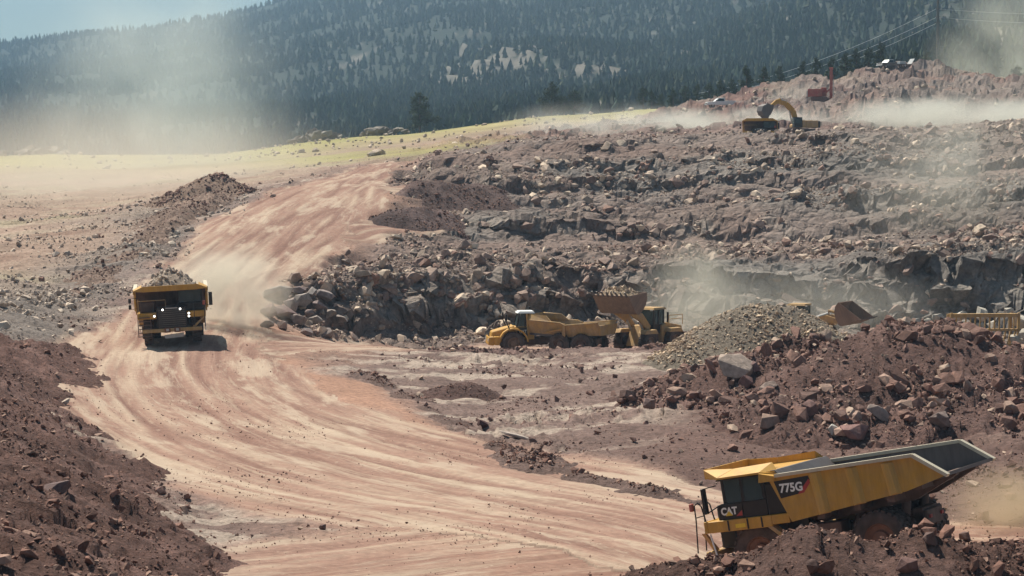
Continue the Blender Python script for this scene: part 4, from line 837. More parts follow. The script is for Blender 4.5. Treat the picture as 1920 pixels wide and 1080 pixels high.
        c = MB(); c.hexa([(3.10, sd * 2.52, 3.62), (3.72, sd * 2.52, 3.62), (3.72, sd * 2.70, 3.62), (3.10, sd * 2.70, 3.62), (3.10, sd * 2.52, 3.84), (3.66, sd * 2.52, 3.99), (3.66, sd * 2.70, 3.95), (3.10, sd * 2.70, 3.80)]); c.build('corner_box', 'yellow', K)
    MB().box(6.05, 6.17, -1.96, 1.96, 3.95, 4.32).build('front_lip', 'yellow', K)
    # deck, cab
    D = MB(); D.box(3.55, 6.15, -2.42, 2.42, 1.98, 2.40); D.box(2.85, 3.549, 1.2, 2.42, 2.05, 2.40); D.build('deck', 'yellow', T, bevel=.02)
    for sd in (-1, 1):
        MB().hexa([(3.55, sd * 1.95, 1.97), (3.75, sd * 1.95, 1.97), (3.75, sd * 2.4, 1.97), (3.55, sd * 2.4, 1.97), (2.75, sd * 1.95, 1.25), (2.9, sd * 1.95, 1.2), (2.9, sd * 2.4, 1.2), (2.75, sd * 2.4, 1.25)]).build('mudguard', 'yellow_dusty', T)
    MB().prism_y([(5.02, 2.22), (4.62, 2.22), (4.62, 2.08), (5.02, 2.08)], 2.421, 2.428).build('warning_plate', 'sign_yellow', T)
    for xx in (5.3, 4.52, 3.95): MB().box(xx - .03, xx + .03, 2.421, 2.44, 2.0, 2.38).build('deck_strap', 'black', T)
    C = empty('cab', (0, 0, 0), T)
    cb = MB()
    cb.prism_y([(5.72, 2.405), (5.72, 2.95), (5.50, 3.0), (3.70, 3.0), (3.70, 2.405)], .5, 2.28)          # lower cab box
    for (x, y) in ((5.38, .55), (5.38, 2.2), (4.62, 2.22), (3.78, .55), (3.78, 2.2)): cb.box(x - .07, x + .07, y - .05, y + .05, 3.0, 3.86)
    cb.hexa([(3.65, .45, 3.84), (5.62, .45, 3.84), (5.62, 2.32, 3.84), (3.65, 2.32, 3.84), (3.7, .5, 3.98), (5.5, .5, 3.98), (5.5, 2.27, 3.98), (3.7, 2.27, 3.98)])
    cb.build('cab_shell', 'black', C, bevel=.02)
    MB().prism_y([(5.66, 2.42), (5.66, 2.95), (4.68, 2.95), (4.68, 2.42)], 2.281, 2.31).build('door', 'black', C, bevel=.008)
    MB().box(5.31, 4.69, 2.235, 2.25, 3.0, 3.84).build('side_window', 'glass', C); MB().box(4.55, 3.85, 2.235, 2.25, 3.0, 3.84).build('side_window', 'glass', C)
    MB().box(5.40, 5.42, .6, 2.15, 3.0, 3.84).build('windshield', 'glass', C); MB().box(3.72, 3.735, .6, 2.15, 3.0, 3.84).build('rear_window', 'glass', C)
    MB().box(3.85, 5.31, .53, .545, 3.0, 3.84).build('side_window', 'glass', C)
    st = MB(); st.box(4.3, 4.85, 1.1, 1.65, 2.9, 3.1); st.hexa([(4.2, 1.1, 3.05), (4.4, 1.1, 3.05), (4.4, 1.65, 3.05), (4.2, 1.65, 3.05), (4.1, 1.15, 3.7), (4.25, 1.15, 3.7), (4.25, 1.6, 3.7), (4.1, 1.6, 3.7)]); st.build('driver_seat', 'seat', C)
    lettering('CAT', .29, 'white', C, (5.24, 2.312, 2.70), (-1, 0, 0), (0, 0, 1), bold=.045, xs=.88)
    MB().prism_y([(5.40, 2.54), (5.10, 2.54), (5.25, 2.72)], 2.318, 2.322).build('logo_triangle', 'sign_yellow', C); MB().prism_y([(4.98, 2.50), (4.72, 2.50), (4.72, 2.70)], 2.312, 2.316).build('logo_stripe', 'red', C)
    MB().prism_y([(3.70, 2.405), (3.70, 3.55), (3.30, 3.50), (2.95, 2.75), (2.85, 2.405)], .9, 2.26).build('side_panel', 'black', T, bevel=.02)
    MB().box(3.6, 5.3, -2.2, -1.2, 2.401, 3.1).build('equipment_box', 'dark_steel', T, bevel=.03); MB().box(4.4, 5.6, -1.0, .35, 2.401, 2.8).build('hood', 'dark_steel', T, bevel=.05)
    # front end
    MB().box(5.7, 6.34, -1.05, 1.05, 1.25, 2.78).build('radiator_shroud', 'black', T, bevel=.03)
    for k in range(9): MB().box(6.345, 6.38, -.95, .95, 1.36 + k * .145, 1.43 + k * .145).build('grille_slat', 'charcoal', T)
    MB().box(6.345, 6.39, -.42, .42, 2.68, 2.745).build('name_plate', 'silver', T)
    bp = MB(); bp.prism_x([(-2.1, 1.02), (2.1, 1.02), (2.1, 1.28), (-2.1, 1.28)], 6.2, 6.55); bp.build('bumper', 'yellow_dusty', T, bevel=.03)
    for yy in (-.35, .35):
        MB().box(6.552, 6.60, yy - .22, yy + .22, .98, 1.34).build('tow_plate', 'rim_red', T, bevel=.02)
        MB().box(6.601, 6.64, yy - .1, yy + .1, 1.08, 1.26).build('tow_eye', 'silver', T, bevel=.02)
    MB().hexa([(6.1, -.55, .55), (6.3, -.55, .55), (6.3, .75, .6), (6.1, .75, .6), (6.1, -.6, .78), (6.3, -.6, .78), (6.3, .8, .9), (6.1, .8, .9)]).build('skid_plate', 'silver', T)
    for (y, z, lit) in ((-.62, 2.62, 1), (.62, 2.62, 1), (-1.22, 2.2, 1), (1.22, 2.28, 1), (1.22, 2.07, 1)):
        h = MB(); h.tube([(6.34, y, z), (6.44, y, z)], .075, 12); h.build('headlight', 'lamp_lit' if lit else 'lamp_glass', T)
        MB().tube([(6.30, y, z), (6.40, y, z)], .10, 12).build('lamp_housing', 'black', T)
    MB().box(6.15, 6.3, 1.1, 2.42, 1.98, 2.42).build('lamp_bracket', 'yellow', T, bevel=.02); MB().box(6.15, 6.3, -2.42, -1.1, 1.98, 2.42).build('lamp_bracket', 'yellow', T, bevel=.02)
    for k in range(6): MB().box(6.18, 6.5, -2.35, -1.55, .75 + k * .27, .80 + k * .27).build('step', 'dark_steel', T)
    for yy in (-2.4, -1.5): MB().box(6.15, 6.22, yy - .03, yy + .03, .7, 2.4).build('step_rail', 'dark_steel', T)
    MB().hexa([(6.3, 2.2, 1.95), (6.45, 2.2, 1.95), (6.45, 2.4, 2.0), (6.3, 2.4, 2.0), (6.3, 1.25, 1.15), (6.45, 1.25, 1.15), (6.45, 1.5, 1.15), (6.3, 1.5, 1.15)]).build('stair_stringer', 'yellow_dusty', T)
    MB().tube([(5.95, 2.36, .95), (6.12, 2.36, 1.95)], .035, 6).build('ladder_bar', 'white', T)
    hr = MB()
    for yy in (2.34, 1.6): hr.tube([(6.75, yy, 1.3), (6.62, yy, 2.5), (6.60, yy, 3.05), (6.45, yy, 3.15), (6.32, yy, 3.0), (6.22, yy, 2.40)], .028, 6)
    hr.tube([(6.62, 2.34, 2.6), (6.62, 1.6, 2.6)], .022, 6); hr.build('hand_rail', 'black', T)
    hr = MB(); hr.tube([(6.1, -2.35, 2.4), (6.1, -2.35, 3.3), (4.2, -2.35, 3.3), (4.2, -2.35, 2.4)], .028, 6); hr.tube([(6.1, -2.35, 2.85), (4.2, -2.35, 2.85)], .022, 6); hr.tube([(6.1, -2.35, 3.3), (6.1, -.4, 3.3), (6.1, -.4, 2.4)], .028, 6); hr.build('deck_rail', 'yellow_dusty', T)
    MB().box(6.66, 6.80, 2.22, 2.42, 2.85, 3.15).build('marker_lamp', 'red_dusty', T, bevel=.03)
    for (y0, z0, w_, hh) in ((2.82, 3.2, .26, .95), (-2.9, 3.35, .2, .32), (-2.9, 2.9, .2, .32)):
        MB().box(5.85, 5.97, y0 - w_ / 2, y0 + w_ / 2, z0 - hh / 2, z0 + hh / 2).build('mirror', 'black', T, bevel=.02)
    MB().tube([(5.6, 2.3, 2.95), (5.95, 2.6, 2.75), (5.93, 2.82, 2.78), (5.93, 2.82, 3.65), (5.6, 2.35, 3.7)], .025, 6).build('mirror_arm', 'black', T)
    MB().tube([(5.6, -2.4, 2.75), (5.93, -2.9, 2.75), (5.93, -2.9, 3.5), (5.6, -2.4, 3.5)], .025, 6).build('mirror_arm', 'black', T)
    MB().box(-1.75, -1.61, -.8, .8, 1.25, 1.8).build('rear_crossmember', 'dark_steel', T, bevel=.03)
    for sd in (-1, 1): MB().box(-1.82, -1.76, sd * .6 - .1, sd * .6 + .1, 1.5, 1.62).build('tail_lamp', 'red', T)
    return T
TA = haul_truck(); TB = copy_tree(TA); TH = copy_tree(TA)
TA.matrix_world = POSE_A; TB.matrix_world = POSE_B
ph = U(1426, 262, 327); TH.matrix_world = Matrix.Translation((ph[0], ph[1], ph[2] - 1.2)) @ Euler((0, 0, R(-98)), 'XYZ').to_matrix().to_4x4()
for _c in [c for c in bpy.data.objects if c.parent is TH and c.name.startswith('headlight')]: _c.material_slots[0].link = 'OBJECT'; _c.material_slots[0].material = MATS['lamp_glass']
GT = 'haul trucks in the quarry'
tag(TA, 'empty yellow haul truck with black cab driving behind the near berm', 'haul truck', GT)
tag(TB, 'loaded yellow haul truck with lit headlights coming down the ramp', 'haul truck', GT)
tag(TH, 'distant haul truck being filled beside the excavator on the crest', 'haul truck', GT)

def rock_load(name, label, M, ext, peak, zrim, pal, n, seed, cat='rock load', smax=.55):
    """heap of broken rock lying in a body or bucket (ext: x0,x1,y0,y1)"""
    r = np.random.default_rng(seed); root = empty(name); root.matrix_world = M; tag(root, label, cat)
    x0, x1, y0, y1 = ext; cx, cy = (x0 + x1) / 2, (y0 + y1) / 2; N = 18; V = []; Fc = []
    def hz(x, y):
        u = (x - cx) / (x1 - x0) * 2; v = (y - cy) / (y1 - y0) * 2
        return zrim + peak * max(0, 1 - u * u) * max(0, 1 - v * v) ** .8
    for i in range(N + 1):
        for j in range(N + 1):
            x = lerp(x0, x1, i / N); y = lerp(y0, y1, j / N); V.append((x, y, hz(x, y) + r.normal(0, .04)))
    for i in range(N):
        for j in range(N): a = i * (N + 1) + j; Fc.append((a, a + N + 1, a + N + 2, a + 1))
    me = bpy.data.meshes.new('heap'); me.from_pydata(V, [], Fc); me.update()
    at = me.color_attributes.new('col', 'FLOAT_COLOR', 'POINT'); c0 = np.array(PAL[pal][0]) * .75
    at.data.foreach_set('color', np.tile(np.append(c0, 1), len(V)).astype(np.float32)); link_mesh('heap', me, MATS['soil'], root)
    for k in range(n):
        u, v = r.uniform(-.9, .9), r.uniform(-.9, .9); x = cx + u * (x1 - x0) / 2; y = cy + v * (y1 - y0) / 2; s = r.uniform(.16, smax) ** 1.0
        o = bpy.data.objects.new('rock', MID[r.integers(10)]); COL.objects.link(o); o.parent = root; o.location = (x, y, hz(x, y) + s * .1); o.scale = (s, s, s); o.rotation_euler = r.uniform(-1, 6, 3)
        cc = np.array(PAL[pal][r.integers(len(PAL[pal]))]) * r.uniform(.8, 1.2); o.color = (*cc, 1)
    return root
rock_load('rock_load', 'grey broken rock heaped in the loaded haul truck', POSE_B, (-2.4, 2.8, -1.9, 1.9), 1.6, 3.45, 'valley', 120, 21)
rock_load('rock_load', 'rock lying in the distant haul truck on the crest', TH.matrix_world.copy(), (-2.6, 2.9, -2.35, 2.35), .5, 3.5, 'grey', 40, 22)

# ------------------------------------------------------------------ articulated dump truck
def articulated_truck():
    T = empty('articulated_truck')           # origin: hitch on the ground; body points +x, tractor swings about the hitch
    R_ = 0.93
    F_ = empty('tractor', (0, 0, 0), T, (0, 0, R(34)))
    for sd in (-1, 1): wheel(F_, 2.3, sd * 1.3, R_, .72, sd, 'bucket_steel')
    hd = MB(); hd.hexa([(2.2, -1.0, 1.1), (4.2, -.9, 1.0), (4.2, .9, 1.0), (2.2, 1.0, 1.1), (2.2, -1.0, 2.35), (4.0, -.85, 1.85), (4.0, .85, 1.85), (2.2, 1.0, 2.35)]); hd.build('hood', 'yellow', F_, bevel=.06)
    MB().hexa([(3.9, -1.45, .75), (4.35, -1.3, .8), (4.35, 1.3, .8), (3.9, 1.45, .75), (3.9, -1.45, 1.5), (4.3, -1.3, 1.45), (4.3, 1.3, 1.45), (3.9, 1.45, 1.5)]).build('bumper', 'yellow', F_, bevel=.05)
    MB().box(4.21, 4.24, -.7, .7, 1.12, 1.75).build('grille', 'black', F_)
    for sd in (-1, 1):
        MB().box(4.305, 4.36, sd * 1.0 - .18, sd * 1.0 + .18, 1.1, 1.3).build('headlight', 'lamp_glass', F_)
        fd = MB(); a = [(2.3 + 1.12 * math.cos(t), .93 + 1.12 * math.sin(t)) for t in np.linspace(.05, math.pi - .1, 9)]; b = [(2.3 + 1.24 * math.cos(t), .93 + 1.26 * math.sin(t)) for t in np.linspace(.05, math.pi - .1, 9)]
        for i in range(8): fd.prism_y([a[i], a[i + 1], b[i + 1], b[i]], sd * .95, sd * 1.66)
        fd.build('fender', 'yellow', F_); MB().box(3.45, 3.9, sd * 1.0, sd * 1.6, .8, 1.5).build('fender_corner', 'yellow', F_, bevel=.05)
    MB().prism_y([(.55, 1.2), (2.25, 1.2), (2.25, 2.2), (2.05, 2.25), (.55, 2.25)], -.85, .95).build('cab_base', 'yellow', F_, bevel=.03)
    cb = MB()
    for (x, y) in ((2.0, -.8), (2.0, .9), (1.3, .92), (.62, -.8), (.62, .9)): cb.hexa([(x - .06, y - .05, 2.24), (x + .06, y - .05, 2.24), (x + .06, y + .05, 2.24), (x - .06, y + .05, 2.24), (x - .06 - (.25 if x > 1.5 else 0), y - .05, 3.35), (x + .06 - (.25 if x > 1.5 else 0), y - .05, 3.35), (x + .06 - (.25 if x > 1.5 else 0), y + .05, 3.35), (x - .06 - (.25 if x > 1.5 else 0), y + .05, 3.35)])
    cb.build('cab_frame', 'black', F_); MB().hexa([(.5, -.9, 3.34), (1.95, -.9, 3.34), (1.95, 1.0, 3.34), (.5, 1.0, 3.34), (.6, -.8, 3.5), (1.75, -.8, 3.5), (1.75, .9, 3.5), (.6, .9, 3.5)]).build('cab_roof', 'white', F_)
    MB().hexa([(1.98, -.74, 2.26), (2.0, -.74, 2.26), (2.0, .84, 2.26), (1.98, .84, 2.26), (1.75, -.74, 3.33), (1.77, -.74, 3.33), (1.77, .84, 3.33), (1.75, .84, 3.33)]).build('windshield', 'glass', F_)
    MB().prism_y([(1.92, 2.28), (1.68, 3.32), (1.37, 3.32), (1.37, 2.28)], .9, .915).build('side_window', 'glass', F_); MB().prism_y([(1.23, 2.28), (1.23, 3.32), (.7, 3.32), (.7, 2.28)], .9, .915).build('side_window', 'glass', F_)
    MB().prism_y([(1.95, 1.4), (1.95, 2.2), (1.1, 2.2), (1.1, 1.4)], .955, .98).build('door', 'black', F_, bevel=.01); lettering('CAT', .28, 'white', F_, (1.5, .985, 1.85), (-1, 0, 0), (0, 0, 1), bold=.04, xs=.85)
    MB().box(.8, 1.3, -.2, .4, 2.0, 3.0).build('driver_seat', 'seat', F_)
    for yy in (1.45, -1.3):
        MB().tube([(2.6, yy, 2.0), (3.0, yy, 2.9), (2.9, yy * 1.05, 3.25)], .05, 6).build('mirror_arm', 'black', F_); MB().box(2.85, 2.97, yy * 1.05 - .12, yy * 1.05 + .12, 2.75, 3.3).build('mirror', 'black', F_, bevel=.02)
    MB().tube([(.75, -1.0, 2.2), (.75, -1.0, 3.75)], .1, 8).build('exhaust_stack', 'black', F_); MB().tube([(2.75, 1.2, 1.6), (2.6, 1.2, 2.6), (1.9, 1.2, 2.6)], .03, 6).build('hand_rail', 'black', F_)
    MB().box(-.6, 2.9, -.55, .55, .75, 1.25).build('tractor_frame', 'dark_steel', F_, bevel=.03)
    # trailer
    for x in (-2.6, -4.55):
        for sd in (-1, 1): wheel(T, x, sd * 1.35, R_, .72, sd, 'dark_steel')
    MB().box(-5.4, .5, -.5, .5, .95, 1.4).build('trailer_frame', 'dark_steel', T, bevel=.03)
    for x in (-2.6, -4.55): MB().tube([(x, -1.3, .93), (x, 1.3, .93)], .2, 10).build('axle', 'dark_steel', T, True)
    B = empty('dump_bed', (0, 0, 0), T)
    for sd in (-1, 1):
        # flared bed side: upright front half, wedge, deep rear half
        MB().add([(.3, sd * 1.3, 1.75), (-3.0, sd * 1.3, 1.55), (-3.1, sd * 1.66, 2.62), (.25, sd * 1.66, 2.78), (.3, sd * 1.2, 1.75), (-3.0, sd * 1.2, 1.55), (-3.1, sd * 1.56, 2.62), (.25, sd * 1.56, 2.78)], [(0, 1, 2, 3), (7, 6, 5, 4), (0, 4, 5, 1), (1, 5, 6, 2), (2, 6, 7, 3), (3, 7, 4, 0)]).build('side_wall', 'yellow_dusty', B)
        MB().add([(-3.0, sd * 1.32, 1.5), (-6.0, sd * 1.32, 1.75), (-6.1, sd * 1.72, 2.75), (-3.1, sd * 1.72, 2.45), (-3.0, sd * 1.22, 1.5), (-6.0, sd * 1.22, 1.75), (-6.1, sd * 1.62, 2.75), (-3.1, sd * 1.62, 2.45)], [(0, 1, 2, 3), (7, 6, 5, 4), (0, 4, 5, 1), (1, 5, 6, 2), (2, 6, 7, 3), (3, 7, 4, 0)]).build('rear_side_wall', 'yellow_dusty', B)
        MB().tube([(.28, sd * 1.66, 2.8), (-2.7, sd * 1.68, 2.66), (-3.1, sd * 1.72, 2.46), (-6.1, sd * 1.74, 2.78)], .07, 6).build('top_rail', 'yellow_dusty', B)
        MB().hexa([(-2.9, sd * 1.7, 1.55), (-3.15, sd * 1.7, 1.5), (-3.15, sd * 1.55, 1.5), (-2.9, sd * 1.55, 1.55), (-2.95, sd * 1.78, 2.6), (-3.2, sd * 1.78, 2.5), (-3.2, sd * 1.65, 2.5), (-2.95, sd * 1.65, 2.6)]).build('side_rib', 'yellow_dusty', B)
        MB().hexa([(-1.0, sd * 1.5, 1.72), (-2.95, sd * 1.64, 2.1), (-2.95, sd * 1.5, 2.1), (-1.0, sd * 1.4, 1.72), (-1.0, sd * 1.55, 1.84), (-2.95, sd * 1.76, 2.24), (-2.95, sd * 1.6, 2.24), (-1.0, sd * 1.44, 1.84)]).build('brace', 'yellow_dusty', B)
        MB().hexa([(.3, sd * 1.25, 2.7), (-1.9, sd * 1.5, 2.7), (-1.9, sd * 1.62, 2.7), (.3, sd * 1.62, 2.78), (.3, sd * 1.2, 3.25), (-1.3, sd * 1.35, 3.2), (-1.3, sd * 1.42, 3.2), (.3, sd * 1.3, 3.3)]).build('headboard_wing', 'yellow_dusty', B)
    MB().prism_y([(.3, 1.6), (-3.0, 1.45), (-6.0, 1.7), (-6.0, 1.85), (-3.0, 1.62), (.3, 1.78)], -1.32, 1.32).build('floor_plate', 'worn_steel', B)
    MB().prism_y([(.32, 1.7), (.45, 3.28), (.33, 3.3), (.18, 1.75)], -1.6, 1.6).build('headboard', 'yellow_dusty', B)
    MB().hexa([(-6.05, -1.3, 1.72), (-6.2, -1.3, 1.72), (-6.2, 1.3, 1.72), (-6.05, 1.3, 1.72), (-6.1, -1.7, 2.55), (-6.25, -1.7, 2.55), (-6.25, 1.7, 2.55), (-6.1, 1.7, 2.55)]).build('tail_gate', 'yellow_dusty', B)
    return T
tc_ = articulated_truck(); pc = U(1012, 652, 183)
tc_.matrix_world = Matrix.Translation((pc[0], pc[1], gz(pc[0], pc[1]) + .02)) @ Euler((0, 0, R(152)), 'XYZ').to_matrix().to_4x4() @ Matrix.Scale(1.05, 4)
tag(tc_, 'dusty yellow articulated dump truck parked under the loader bucket', 'dump truck')

# ------------------------------------------------------------------ wheel loader
def wheel_loader(lift, curl, steer=0):
    T = empty('wheel_loader')                 # origin under the centre hitch, x forward
    for x in (1.75, -1.75):
        for sd in (-1, 1): wheel(T, x, sd * 1.2, .95, .68, sd, 'bucket_steel')
    for x in (1.75, -1.75): MB().tube([(x, -1.2, .95), (x, 1.2, .95)], .22, 10).build('axle', 'dark_steel', T, True)
    MB().prism_y([(-3.3, .9), (-3.5, 1.2), (-3.45, 2.1), (-1.2, 2.45), (-.6, 2.2), (-.6, .9)], -.95, .95).build('engine_hood', 'yellow_dusty', T, bevel=.05)
    MB().box(-3.75, -3.35, -1.3, 1.3, .75, 1.6).build('counterweight', 'dark_steel', T, bevel=.05); MB().box(-.6, .5, -.6, .6, .7, 1.5).build('hitch_frame', 'dark_steel', T, bevel=.03)
    ff = MB(); ff.hexa([(.4, -.6, .7), (2.3, -.6, .7), (2.3, .6, .7), (.4, .6, .7), (.6, -.6, 2.3), (1.5, -.6, 2.3), (1.5, .6, 2.3), (.6, .6, 2.3)]); ff.build('loader_tower', 'yellow_dusty', T, bevel=.03)
    for sd in (-1, 1):
        for x in (1.75, -1.75): MB().hexa([(x - 1.0, sd * .85, 1.7), (x + .95, sd * .85, 1.75), (x + .95, sd * 1.56, 1.7), (x - 1.0, sd * 1.56, 1.65), (x - .75, sd * .85, 2.02), (x + .7, sd * .85, 2.04), (x + .7, sd * 1.52, 2.0), (x - .75, sd * 1.52, 2.0)]).build('fender', 'yellow_dusty', T, bevel=.03)
    cb = MB(); cb.box(-1.15, .35, -.75, .75, 1.6, 2.35)
    for x in (-1.1, -.35, .3):
        for y in (-.72, .72): cb.box(x - .05, x + .05, y - .05, y + .05, 2.35, 3.5)
    cb.build('cab_frame', 'black', T); MB().hexa([(-1.3, -.9, 3.5), (.5, -.9, 3.5), (.5, .9, 3.5), (-1.3, .9, 3.5), (-1.2, -.8, 3.66), (.4, -.8, 3.66), (.4, .8, 3.66), (-1.2, .8, 3.66)]).build('cab_roof', 'yellow_dusty', T)
    MB().box(.29, .31, -.66, .66, 2.36, 3.49).build('windshield', 'glass', T)
    for sd in (-1, 1): MB().box(-1.04, .24, sd * .70, sd * .72, 2.36, 3.49).build('side_window', 'glass', T)
    MB().box(-.7, -.2, -.25, .25, 2.2, 3.1).build('driver_seat', 'seat', T)
    for y in (-.65, .65): MB().box(.45, .56, y - .1, y + .1, 3.42, 3.54).build('work_lamp', 'lamp_glass', T)
    hr = MB()
    for sd in (-1, 1): hr.tube([(-1.3, sd * 1.1, 2.4), (-1.3, sd * 1.1, 3.0), (-3.3, sd * 1.1, 3.0), (-3.3, sd * 1.1, 2.2)], .035, 6); hr.tube([(-1.3, sd * 1.1, 2.7), (-3.3, sd * 1.1, 2.7)], .03, 6)
    hr.build('hand_rail', 'yellow_dusty', T); MB().tube([(-2.2, .4, 2.3), (-2.2, .4, 3.2)], .09, 8).build('exhaust_stack', 'black', T)
    MB().box(-2.6, -1.3, -1.5, -1.0, .9, 1.5).build('step_box', 'dark_steel', T, bevel=.03)
    # lift arms about the tower pin, bucket about the arm tip
    piv = Vector((.95, 0, 2.05)); L = 3.0; tip = piv + Vector((math.cos(lift) * L, 0, math.sin(lift) * L))
    nrm = Vector((-math.sin(lift), 0, math.cos(lift)))
    for sd in (-1, 1):
        y = sd * .72; mid = piv.lerp(tip, .5) + nrm * .28; P = [piv, mid, tip]; ar = MB()
        for a, b, ha, hb in ((piv, mid, .24, .34), (mid, tip, .34, .17)): ar.hexa([(a.x - nrm.x * ha, y - .09, a.z - nrm.z * ha), (b.x - nrm.x * hb, y - .09, b.z - nrm.z * hb), (b.x - nrm.x * hb, y + .09, b.z - nrm.z * hb), (a.x - nrm.x * ha, y + .09, a.z - nrm.z * ha), (a.x + nrm.x * ha, y - .09, a.z + nrm.z * ha), (b.x + nrm.x * hb, y - .09, b.z + nrm.z * hb), (b.x + nrm.x * hb, y + .09, b.z + nrm.z * hb), (a.x + nrm.x * ha, y + .09, a.z + nrm.z * ha)])
        ar.build('lift_arm', 'yellow_dusty', T); q = piv.lerp(tip, .45)
        MB().tube([(1.0, y * .8, 1.2), (q.x, y * .8, q.z)], .1, 8).build('lift_cylinder', 'silver', T)
    zb = piv.lerp(tip, .5) + nrm * .75; MB().tube([(piv.x, 0, piv.z + .3), tuple(zb)], .12, 8).build('tilt_cylinder', 'silver', T); MB().tube([tuple(zb + Vector((0, 0, -.3))), tuple(zb + nrm * .25), tuple(tip + nrm * .6)], .12, 8).build('tilt_link', 'yellow_dusty', T)
    K = empty('bucket', tuple(tip), T, (0, -curl, 0)); K.scale = (1.3, 0.95, 1.3)
    prof = [(0.0, -.15), (-.05, .3), (.0, .75), (.2, 1.1), (.5, 1.3)]          # back curve from the pin up
    low = [(0.0, -.15), (.15, -.3), (.5, -.36), (1.65, -.30)]                   # floor to the cutting edge
    sh = MB(); th = .05; pl_ = prof[::-1] + low[1:]
    for a, b in zip(pl_[:-1], pl_[1:]): 
        dx, dz = b[0] - a[0], b[1] - a[1]; l = math.hypot(dx, dz); nx, nz = dz / l * th, -dx / l * th
        sh.prism_y([a, b, (b[0] - nx, b[1] - nz), (a[0] - nx, a[1] - nz)], -1.75, 1.75)
    sh.build('bucket_shell', 'bucket_steel', K)
    for sd in (-1, 1): MB().prism_y([(1.65, -.31), (.5, -.37), (.15, -.31), (-.01, -.15), (-.06, .3), (-.01, .75), (.19, 1.1), (.5, 1.31)], sd * 1.751, sd * 1.81).build('bucket_cheek', 'bucket_steel', K)
    for k in range(8): MB().hexa([(1.6, -1.65 + k * .47 - .08, -.38), (1.95, -1.65 + k * .47 - .05, -.33), (1.95, -1.65 + k * .47 + .05, -.33), (1.6, -1.65 + k * .47 + .08, -.38), (1.6, -1.65 + k * .47 - .08, -.26), (1.95, -1.65 + k * .47 - .05, -.29), (1.95, -1.65 + k * .47 + .05, -.29), (1.6, -1.65 + k * .47 + .08, -.26)]).build('tooth', 'worn_steel', K)
    return T, K
def place(T, px, d, yaw, sc=1.0, dz=0.0):
    x = (px - 960) / F * d; T.matrix_world = Matrix.Translation((x, d, gz(x, d) + dz)) @ Euler((0, 0, R(yaw)), 'XYZ').to_matrix().to_4x4() @ Matrix.Scale(sc, 4)
    bpy.context.view_layer.update()
LD, LK = wheel_loader(R(28), R(50)); place(LD, 1216, 184, 232, 1.08)
tag(LD, 'dusty wheel loader with raised full bucket behind the articulated truck', 'loader')
rock_load('rock_load', 'dirt and rock heaped in the raised loader bucket', LK.matrix_world @ Euler((0, R(50), 0)).to_matrix().to_4x4(), (-.75, 1.2, -1.7, 1.7), .55, .95, 'grey', 60, 23, smax=.4)
LE, LK2 = wheel_loader(R(2), R(20)); place(LE, 1508, 193, -30, 1.0, -.1)
tag(LE, 'hazy second wheel loader mostly hidden behind the gravel pile', 'loader')

